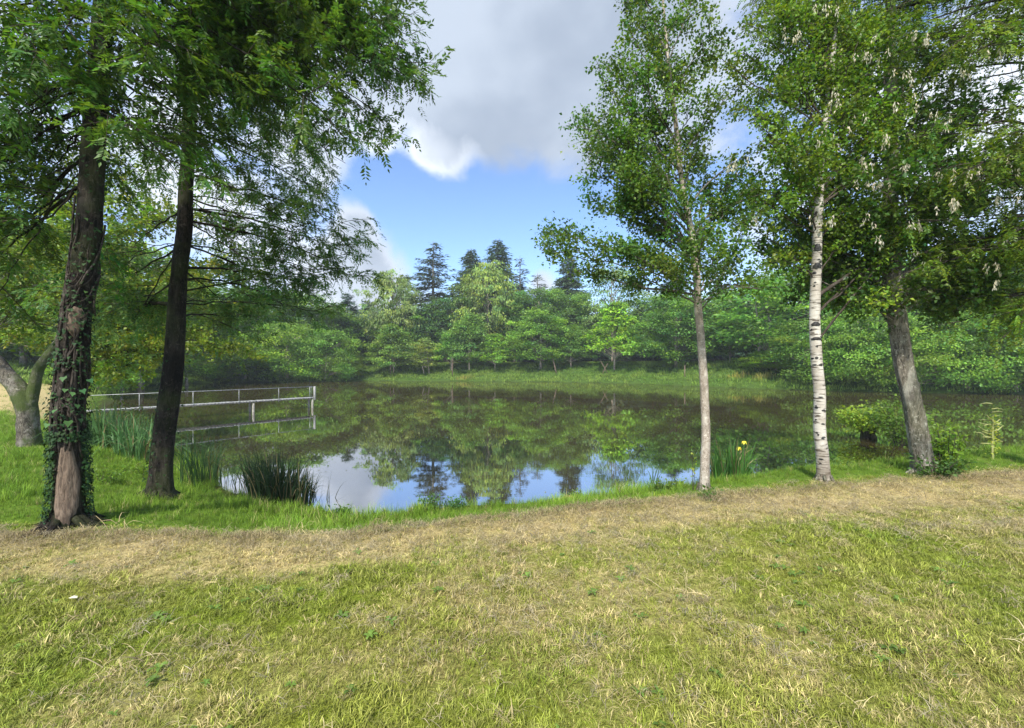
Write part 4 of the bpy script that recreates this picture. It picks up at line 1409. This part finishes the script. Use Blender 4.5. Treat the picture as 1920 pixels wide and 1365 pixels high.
# pale hanging clusters on the feathery tree
rng = np.random.default_rng(61)
M_POD = leaf_material('pale_seed', .3, .7, .1)
P, A, N, LL, TT = [], [], [], [], []
spots = [(1690, 130), (1605, 95), (1655, 100), (1700, 175), (1785, 380), (1890, 440), (1870, 490), (1760, 215), (1650, 440), (1640, 400), (1715, 410), (1560, 260), (1900, 300),
         (1535, 400), (1620, 300), (1770, 320), (1830, 310), (1480, 60), (1540, 10), (1740, 480), (1860, 510), (1700, 300), (1650, 330), (1390, 290), (1800, 130), (1570, 180),
         (1660, 250), (1730, 60), (1905, 360), (1600, 220), (1420, 400), (1870, 90)]
for (px, py) in spots:
    for q_ in range(rng.integers(3, 7)):
        c0 = W(px + rng.normal() * 14, py + rng.normal() * 8, 5.2 + rng.random() * .5)
        m = rng.integers(7, 14)
        t = rng.random(m)
        P.append(c0 + np.stack([rng.normal(size=m) * .010, rng.normal(size=m) * .010, -.11 * t], 1))
        A.append(np.stack([rng.normal(size=m) * .35, rng.normal(size=m) * .35, -np.ones(m)], 1))
        N.append(rand_unit(rng, m)); LL.append(rng.uniform(.035, .065, m)); TT.append(var_tint(rng, m, (.60, .55, .44), .15, .05))
P = np.concatenate(P)
o = obj('seed_clusters', leaves_mesh('seed_clusters', P - b6p, np.concatenate(A), np.concatenate(N), np.concatenate(LL), .014, np.concatenate(TT), M_POD), T6, stuff=True)

# forked tree at the left edge
FRK = dict(DRK, dup=2, L=.09, W=.065, col=(.12, .18, .022), shoot=.8, step=.045)
b7 = G(55, 835)
T7, tr7, rad7 = near_tree('short mossy forked trunk standing behind the ivy tree at the left edge', None, b7,
                          [(52, 800, 8.6), (50, 755, 8.6), (22, 715, 8.6), (-40, 640, 8.5), (-110, 560, 8.4), (-170, 430, 8.4)],
                          [.165, .16, .12, .10, .08, .05],
                          [(70, 540, 8.8, 640), (-20, 420, 8.6, 560), (60, 470, 9.0, 600), (-60, 500, 8.4, 600), (20, 570, 8.4, 650), (-120, 350, 8.4, 480)],
                          FRK, 107, M_MOSSBARK, 'forked_tree', flare=.30, k=20, flute=.06)
tb = Tubes(); rr_ = np.random.default_rng(3)
f0 = W(55, 770, 8.6); pl = along(np.array([f0, W(62, 735, 8.6), W(70, 690, 8.6), W(105, 650, 8.6), W(130, 600, 8.7), W(135, 500, 8.8)]), np.linspace(0, 1, 30))
for _ in range(3): pl[1:-1] = (pl[:-2] + 2 * pl[1:-1] + pl[2:]) / 4
tb.tube(pl - b7, np.linspace(.10, .045, 30), 14, True, .05, rr_)
obj('limb', tb.mesh('limb', M_MOSSBARK), T7)

# brighter understory tree behind, filling the left
b8 = np.array([(142 - 960) / F * 13.2, 13.2, 0.]); b8[2] = max(gz(*b8[:2]), 0)
YEL = dict(DRK, dup=2, L=.105, W=.080, col=(.175, .235, .022), shoot=.95, step=.034, droop=.2)
near_tree('yellow green broadleaf tree growing at the bank behind the ivy covered trunk', None, b8,
          [(142, 700, 13.2), (150, 560, 13.2), (165, 400, 13.3), (175, 240, 13.4)],
          [.16, .15, .12, .09, .03],
          [(20, 440, 12.5, 520), (60, 360, 12.8, 420), (130, 420, 12.2, 500), (200, 480, 12.0, 560), (250, 560, 12.2, 620), (180, 620, 12.2, 650), (90, 560, 12.4, 600),
           (420, 580, 12.8, 640), (440, 650, 12.6, 660), (300, 640, 12.0, 660), (380, 500, 12.4, 580), (260, 420, 12.6, 500), (20, 600, 12.6, 620), (110, 500, 12.6, 560),
           (320, 380, 12.6, 460), (230, 680, 12.2, 680), (450, 520, 13.2, 580), (160, 340, 13, 420), (240, 320, 13.2, 380)],
          YEL, 108, M_DARKBARK, 'broadleaf_tree', flare=.3, k=14, twig_step=.3)

# ------------------------------------------------------------------ ivy, scars and roots on the ivy tree
rng = np.random.default_rng(70)


def heart_leaf(s):
    return np.array([[0, 0, 0], [.38, .12, .06], [.52, -.18, .05], [.22, -.52, 0], [0, -.95, -.08], [-.22, -.52, 0], [-.52, -.18, .05], [-.38, .12, .06]]) * s


def ivy_on(T, base, poly, rad, zlo, zhi, n, seed, gap=None, size=(.028, .055), col=(.024, .058, .015), dens=None):
    rng = np.random.default_rng(seed)
    V, Fc, S, TT = [], [], [], []
    cnt = 0
    for i in range(n):
        z = rng.uniform(zlo, zhi)
        if dens and rng.random() > np.interp(z - base[2], dens[0], dens[1]): continue
        th = rng.uniform(0, 2 * pi)
        cx = np.interp(z, poly[:, 2], poly[:, 0]); cy = np.interp(z, poly[:, 2], poly[:, 1]); r = np.interp(z, poly[:, 2], rad)
        if gap and gap(th, z - base[2], rng): continue
        out = np.array([math.cos(th), math.sin(th), 0])
        p = np.array([cx, cy, z]) + out * (r * 1.08 + rng.uniform(.0, .05)) - base
        side = np.array([-out[1], out[0], 0])
        s = rng.uniform(*size)
        tilt = rng.uniform(.1, .9)
        up = norm(np.array([0, 0, 1.0]) * math.cos(tilt) - out * math.sin(tilt) * 1 + side * rng.normal() * .35)
        sx = norm(side + rng.normal(size=3) * .25); nz_ = np.cross(sx, up)
        L = heart_leaf(s)
        v = p + L[:, :1] * sx + L[:, 1:2] * up + L[:, 2:3] * nz_
        k = len(V) * 8
        V.append(v); Fc += [k, k + 1, k + 2, k + 3, k, k + 3, k + 4, k + 5, k, k + 5, k + 6, k + 7]; S += [4, 4, 4]
        TT.append(np.repeat(var_tint(rng, 1, col, .3, .15), 8, 0))
    me = mesh_from('ivy_leaves', np.concatenate(V), np.array(Fc), np.array(S), M_IVY, np.concatenate(TT))
    obj('ivy_leaves', me, T, stuff=True)


def gap1(th, z, rng):
    # the camera looks at the side facing (+x, -y); leave the foot bare there
    f = math.cos(th - (-pi / 2 + .75))
    if z < .85 and f > .80 - .25 * (.85 - z): return True
    if .95 < z < 1.55 and f > .1 and rng.random() < .75: return True
    return False


ivy_on(T1, b1, tr1, rad1, b1[2] + .05, b1[2] + 2.7, 11000, 71, gap1, (.016, .036), dens=([0, .3, .9, 1.0, 1.5, 1.8, 2.3, 2.7], [.9, 1, .9, .65, .25, .15, .08, .02]))
ivy_on(T1, b1, tr1, rad1, b1[2] + 2.0, b1[2] + 5.0, 420, 72, None, (.02, .04))
ivy_on(T2, b2_, tr2, rad2, b2_[2] + .1, b2_[2] + 2.2, 900, 73, lambda th, z, r: math.cos(th - pi * 1.05) < .2 and r.random() < .85, (.02, .04), dens=([0, 1, 2.2], [1, .5, .3]))


def on_trunk(poly, rad, base, z, th, off=0.0):
    zz = base[2] + z
    c = np.array([np.interp(zz, poly[:, 2], poly[:, 0]), np.interp(zz, poly[:, 2], poly[:, 1]), zz])
    r = np.interp(zz, poly[:, 2], rad)
    return c + np.array([math.cos(th), math.sin(th), 0]) * (r + off)


# large light ivy leaves in front of the trunk, each one a part
for i in range(11):
    z = rng.uniform(1.02, 1.50); th = -pi / 2 + rng.uniform(-.2, 1.6)
    p = on_trunk(tr1, rad1, b1, z, th, .07) - b1
    out = np.array([math.cos(th), math.sin(th), 0]); side = np.array([-out[1], out[0], 0])
    up = norm(np.array([0, 0, 1.0]) - out * rng.uniform(.4, 1.2)); sx = norm(side + rng.normal(size=3) * .3); nz_ = np.cross(sx, up)
    L = heart_leaf(rng.uniform(.045, .075)); v = p + L[:, :1] * sx + L[:, 1:2] * up + L[:, 2:3] * nz_
    tn = var_tint(rng, 1, (.06, .14, .045), .25, .1)
    obj('ivy_leaf', mesh_from('ivy_leaf', v, np.array([0, 1, 2, 3, 0, 3, 4, 5, 0, 5, 6, 7]), np.array([4, 4, 4]), M_IVY, np.repeat(tn, 8, 0)), T1)
# woody ivy stems wound round the trunk
M_VINE = bark_material('vine_stem', (.02, .016, .012), (.065, .052, .042), (.10, .085, .07), 14, .5, .3)
for i in range(46):
    z0 = rng.uniform(.9, 2.6); th0 = rng.uniform(-pi * 1.05, .35); sl = rng.normal() * .5; ln = rng.uniform(.5, 1.8)
    t = np.linspace(0, 1, 16)
    ths = th0 + ln * t + .12 * np.sin(t * 9 + i); zs = z0 + sl * t + .05 * np.sin(t * 7 + i)
    pts = np.array([on_trunk(tr1, rad1, b1, max(b, .1), a, .006 + .012 * abs(math.sin(i + b * 3))) for a, b in zip(ths, zs)]) - b1
    tb = Tubes(); tb.tube(pts, rng.uniform(.005, .011), 5)
    obj('ivy_stem', tb.mesh('ivy_stem', M_VINE), T1)
for i in range(9):
    th = -pi / 2 + rng.uniform(-.9, 1.2)
    zs = np.linspace(.75, rng.uniform(1.5, 2.5), 22)
    pts = np.array([on_trunk(tr1, rad1, b1, z, th + .15 * math.sin(z * 4 + i), .012) for z in zs]) - b1
    tb = Tubes(); tb.tube(pts, rng.uniform(.008, .016), 6)
    obj('ivy_stem', tb.mesh('ivy_stem', M_VINE), T1)


def patch(T, base, poly, rad, zc, th, h, wdt, mat, name, off=.012, seed=0, tilt=0):
    rng = np.random.default_rng(seed)
    V = []; nr, na = 5, 22
    V.append(on_trunk(poly, rad, base, zc, th, off + .012) - base)
    for r in range(1, nr + 1):
        for a in range(na):
            q_ = a * 2 * pi / na
            e = (r / nr) * (1 + (.10 * math.sin(3 * q_ + seed) + .06 * math.sin(7 * q_)) * (r / nr))
            rr2 = np.interp(base[2] + zc, poly[:, 2], rad)
            dz = math.sin(q_) * h / 2 * e; dth = math.cos(q_) * wdt / 2 * e / max(rr2, .03) + tilt * dz
            V.append(on_trunk(poly, rad, base, zc + dz, th + dth, off * (1.0 if r < nr else -.6) + .004 * math.sin(r * 2 + a)) - base)
    Fc, S = [], []
    for a in range(na):
        Fc += [0, 1 + a, 1 + (a + 1) % na]; S.append(3)
    for r in range(nr - 1):
        for a in range(na):
            i0 = 1 + r * na + a; i1 = 1 + r * na + (a + 1) % na
            Fc += [i0, i0 + na, i1 + na, i1]; S.append(4)
    return obj(name, mesh_from(name, np.array(V), np.array(Fc), np.array(S), mat, None, True), T)


patch(T1, b1, tr1, rad1, 2.02, -pi / 2 + .75, .30, .15, M_BARE, 'bark_scar', .02, 1)
patch(T1, b1, tr1, rad1, .42, -pi / 2 + .70, .84, .20, M_BARE, 'bare_bark', .016, 2)
# roots at the foot of the first two trunks
for (T, base, poly, rad, n, sp) in ((T1, b1, tr1, rad1, 12, .45), (T2, b2_, tr2, rad2, 9, .42), (T5, b5, tr5, rad5, 8, .30), (T4, b4, tr4, rad4, 6, .16), (T3, b3, tr3, rad3, 5, .12)):
    for i in range(n):
        th = i / n * 2 * pi + rng.normal() * .15
        L = sp * rng.uniform(.3, .9)
        pts = []
        for t in np.linspace(0, 1, 9):
            r = min(.12, np.interp(base[2] + .1, poly[:, 2], rad) * .9) + L * t
            x_, y_ = base[0] + math.cos(th + .3 * t) * r, base[1] + math.sin(th + .3 * t) * r
            pts.append([x_ - base[0], y_ - base[1], gz(x_, y_) - base[2] + .09 * (1 - t) ** 2.2 + .002 - .03 * t])
        tb = Tubes(); tb.tube(pts, np.linspace(.036, .008, 9) * (1 if n > 8 else .5 + sp), 8, True, .06, rng)
        obj('root', tb.mesh('root', M_DARKBARK if n > 8 else M_BARK), T)

# black marks of the birch, standing slightly proud
for i in range(44):
    z = rng.uniform(.25, 3.8); th = -pi / 2 - .6 + rng.uniform(-.9, 1.9)
    patch(T4, b4, tr4, rad4, z, th, rng.uniform(.010, .028) * (1 + z * .3), rng.uniform(.02, .07), M_SCAR, 'bark_mark', .003, i, rng.normal() * 2)
for (z, hh, ww) in ((2.15, .07, .12), (2.95, .09, .13), (1.95, .05, .15), (3.2, .12, .10)):
    patch(T4, b4, tr4, rad4, z, -pi / 2 - .4, hh, ww, M_SCAR, 'branch_scar', .006, 3)


# ------------------------------------------------------------------ small leafy plants
def leafy(name, label, cat, base, stems, hgt, spread, L, Wd, per, col, seed, mat=M_LEAF, woody=.006, rise=1.0, flat=.7, stemmat=None):
    rng = np.random.default_rng(seed)
    T = thing(name, label, cat, base)
    tb = Tubes(); P, A, N, S_ = [], [], [], []
    for i in range(stems):
        a = rng.uniform(0, 6.28); r = spread * math.sqrt(rng.random()); h = hgt * rng.uniform(.55, 1.1) * (1 - .35 * r / max(spread, .01))
        st = np.array([math.cos(a) * r * .25, math.sin(a) * r * .25, -.03]); e = np.array([math.cos(a) * r, math.sin(a) * r, h * rise])
        sp = bezier(st, (st + e) / 2 + np.array([0, 0, h * .2]), e, 7)
        tb.tube(sp, np.linspace(woody, woody * .35, 7), 5, False)
        t = rng.uniform(.15, 1.02, per); o2 = along(sp, np.clip(t, 0, 1))
        P.append(o2 + rng.normal(size=(per, 3)) * L * .7)
        A.append(norm(rand_unit(rng, per) + np.array([math.cos(a), math.sin(a), .1]) * .6)); N.append(norm(rand_unit(rng, per) * flat + np.array([0, -.2, 1])))
        S_.append(rng.uniform(.6, 1.25, per))
    obj('stems', tb.mesh('stems', stemmat or M_TWIG), T, stuff=True)
    P = np.concatenate(P); S_ = np.concatenate(S_)
    obj('leaves', leaves_mesh('leaves', P, np.concatenate(A), np.concatenate(N), L * S_, Wd * S_, var_tint(rng, len(P), col, .25, .12), mat), T, stuff=True)
    return T


b = b5 + np.array([.10, -.28, -.02])
leafy('sucker_shoots', 'bright green leafy shoots hugging the foot of the rugged trunk', 'shrub', b5 + np.array([.20, -.10, 0]), 26, .88, .24, .060, .044, 26, (.17, .29, .03), 81)
leafy('undergrowth', 'low dark leafy undergrowth at the left foot of the rugged trunk', 'shrub', b5 + np.array([-.06, -.20, 0]), 30, .36, .36, .050, .038, 24, (.075, .150, .03), 82)
p_ = W(1625, 800, 13.6); p_[2] = 0
leafy('water_shrub', 'bright yellow green bush growing on a dark stump in the water', 'shrub', p_ + np.array([0, 0, .22]), 46, .95, .85, .11, .08, 40, (.25, .36, .035), 83)
tb = Tubes(); tb.tube([[0, 0, -.4], [.05, 0, .05], [.0, 0, .28]], [.26, .22, .15], 12, True, .08, rng)
o = obj('mooring_stump', tb.mesh('mooring_stump', M_DARKBARK), loc=p_)
o['label'] = 'dark rotten stump standing in the pond under the bright bush'; o['category'] = 'stump'
p_ = W(1690, 800, 12.4); p_[2] = 0
leafy('water_shrub', 'darker olive shrub in the water between bright bush and rugged trunk', 'shrub', p_, 44, 1.60, .95, .095, .065, 44, (.115, .20, .028), 84)
b = G(1860, 862)
leafy('pale_sapling', 'thin yellowish sapling standing alone at the right waterline', 'sapling', b, 3, 1.0, .06, .045, .03, 70, (.36, .42, .06), 85, woody=.018, stemmat=M_PALE)
tb = Tubes()
for i in range(22):
    z = rng.uniform(.2, .95); a = rng.choice([0, pi]) + rng.normal() * .4; l = rng.uniform(.10, .26)
    tb.tube([[0, 0, z], [math.cos(a) * l * .5, math.sin(a) * l * .3, z + .01], [math.cos(a) * l, math.sin(a) * l * .5, z + rng.uniform(-.03, .10)]], [.012, .010, .006], 5)
bp = thing('pale_sapling_side_shoots', 'x', 'x') if False else None
sap = [o_ for o_ in bpy.data.objects if o_.name.startswith('pale_sapling')][0]
obj('side_shoots', tb.mesh('side_shoots', M_PALE), sap, stuff=True)
leafy('leaf_sprig', 'small yellow green sprig growing left of the slim trunk', 'sapling', b3 + np.array([-.12, .06, 0]), 2, .72, .06, .035, .028, 14, (.22, .28, .03), 86, woody=.004)
for i, (px, py, hh, sp_, cl_, lab) in enumerate((
        (800, 938, .28, .20, (.075, .16, .045), 'light green nettles leaning over the water left of centre'),
        (850, 944, .20, .20, (.07, .17, .05), 'low nettles at the water edge just right of the taller ones'),
        (640, 962, .15, .12, (.06, .13, .035), 'small dark weed at the water edge beside the dark reeds'),
        (1080, 936, .16, .10, (.14, .20, .04), 'little bright weed beside the bare red soil patch'),
        (1240, 922, .20, .16, (.10, .18, .03), 'broad leaved weeds at the foot of the small iris tuft'),
        (1270, 918, .18, .14, (.15, .22, .03), 'yellowish weeds just left of the slim trunk foot'),
        (230, 890, .32, .40, (.15, .25, .02), 'bright yellow green fern patch between the two dark trunks'),
        (270, 900, .30, .34, (.14, .24, .02), 'glowing green ferns at the foot of the leaning dark trunk'),
        (190, 905, .28, .30, (.12, .22, .02), 'low ferns right beside the ivy covered trunk'),
        (1330, 935, .10, .10, (.09, .18, .03), 'tiny plantain rosette below the slim tree'),
        (120, 770, .55, .35, (.06, .13, .03), 'dark green weeds between forked tree and ivy trunk'))):
    bb = G(px, py)
    while float(pond_sd(bb[:1], bb[1:2])[0]) < .08:
        bb = bb * (1 - .04 / bb[1]); bb[2] = gz(bb[0], bb[1])
    leafy('bank_weeds', lab, 'weeds', bb, 16, hh, sp_, .05, .026, 16, cl_, 90 + i, woody=.003)
# overhanging yellow-green branches in front of the jetty at the left
bb = G(190, 800)
leafy('waterside_bush', 'dark olive bush at the left water edge below the jetty', 'shrub', W(262, 790, 12.5) * [1, 1, 0], 34, 1.0, .9, .10, .055, 34, (.075, .11, .018), 120)
leafy('waterside_bush', 'olive leafy bush close behind the ivy trunk at the jetty start', 'shrub', W(195, 780, 13.0) * [1, 1, 0] + np.array([0, 0, .1]), 34, 1.2, 1.0, .10, .06, 34, (.085, .125, .018), 121)

# ------------------------------------------------------------------ leaves and specks floating on the pond
rngf = np.random.default_rng(400)
xf = np.concatenate([rngf.uniform(-9, -3, 260) , rngf.uniform(-14, 12, 260)]); yf = np.concatenate([rngf.uniform(9, 22, 260), rngf.uniform(7, 24, 260)])
kf = (pond_sd(xf, yf) < -.15) & (fbm(xf * .5, yf * .5, 401, 2) > .46)
xf, yf = xf[kf], yf[kf]; nf_ = len(xf); af = rngf.uniform(0, 6.28, nf_)
fm = leaves_mesh('floating_leaves', np.stack([xf, yf, np.full(nf_, .006)], 1), np.stack([np.cos(af), np.sin(af), 0 * af], 1), np.tile([0, 0, 1.0], (nf_, 1)),
                 rngf.uniform(.03, .07, nf_), rngf.uniform(.02, .045, nf_), var_tint(rngf, nf_, (.30, .28, .14), .3, .15), M_LEAF, .05)
fo = obj('floating_leaves', fm, stuff=True)
fo['label'] = 'pale leaves and specks floating on the pond surface'; fo['category'] = 'leaves'

# ------------------------------------------------------------------ single small things on the lawn
b = G(1066, 939)
V = []
rngp = np.random.default_rng(9)
tb = Tubes()
for i in range(14):
    a = rngp.uniform(0, 6.28); r = rngp.uniform(0, .14)
    c = np.array([math.cos(a) * r * 1.5, math.sin(a) * r, .02]); s = rngp.uniform(.02, .05)
    th = np.linspace(0, 1, 5)
    tb.tube([[c[0] - s, c[1], -.01], [c[0] - s * .5, c[1], s * .5], [c[0], c[1], s * .8], [c[0] + s * .5, c[1], s * .5], [c[0] + s, c[1], -.01]], [s * .3, s * .7, s * .8, s * .7, s * .3], 8, True, .1, rngp)
o = obj('soil_patch', tb.mesh('soil_patch', plain_material('red_soil', (.22, .10, .05), (.34, .19, .10), 30, .95)), loc=b, stuff=True)
o['label'] = 'small bare reddish soil patch at the water edge'; o['category'] = 'soil'

b = G(137, 1132)
V = np.array([[-.028, 0, .03], [-.012, .018, .036], [.014, .016, .034], [.028, 0, .028], [.012, -.016, .036], [-.014, -.014, .034], [0, 0, .042]])
f = [6, 0, 5, 6, 5, 4, 6, 4, 3, 6, 3, 2, 6, 2, 1, 6, 1, 0]
me = mesh_from('fallen_petal', V, np.array(f), np.full(6, 3), plain_material('cream_leaf', (.70, .66, .42), (.78, .75, .55), 30, .7))
o = obj('fallen_leaf', me, loc=b)
o['label'] = 'single cream coloured fallen leaf on the mown grass'; o['category'] = 'leaf'

print('tris (unique):', sum(sum(len(p.vertices) - 2 for p in m.polygons) if len(m.polygons) < 5000 else len(m.loops) - 2 * len(m.polygons) for m in bpy.data.meshes))

# ------------------------------------------------------------------ thin air haze over the whole place
hz = Tubes(); hz.box((0, 320, 15), (560, 420, 17.5))
hm, ht = new_mat('haze_air')
ho = ht.node('ShaderNodeOutputMaterial'); hv = ht.node('ShaderNodeVolumePrincipled')
hv.inputs['Color'].default_value = (.86, .93, 1.0, 1); hv.inputs['Density'].default_value = .0007
ht.link(hv.outputs[0], ho.inputs['Volume'])
hb = obj('haze', hz.mesh('haze', hm, False), stuff=True)
hb['label'] = 'thin pale haze in the air over the pond'; hb['category'] = 'haze'
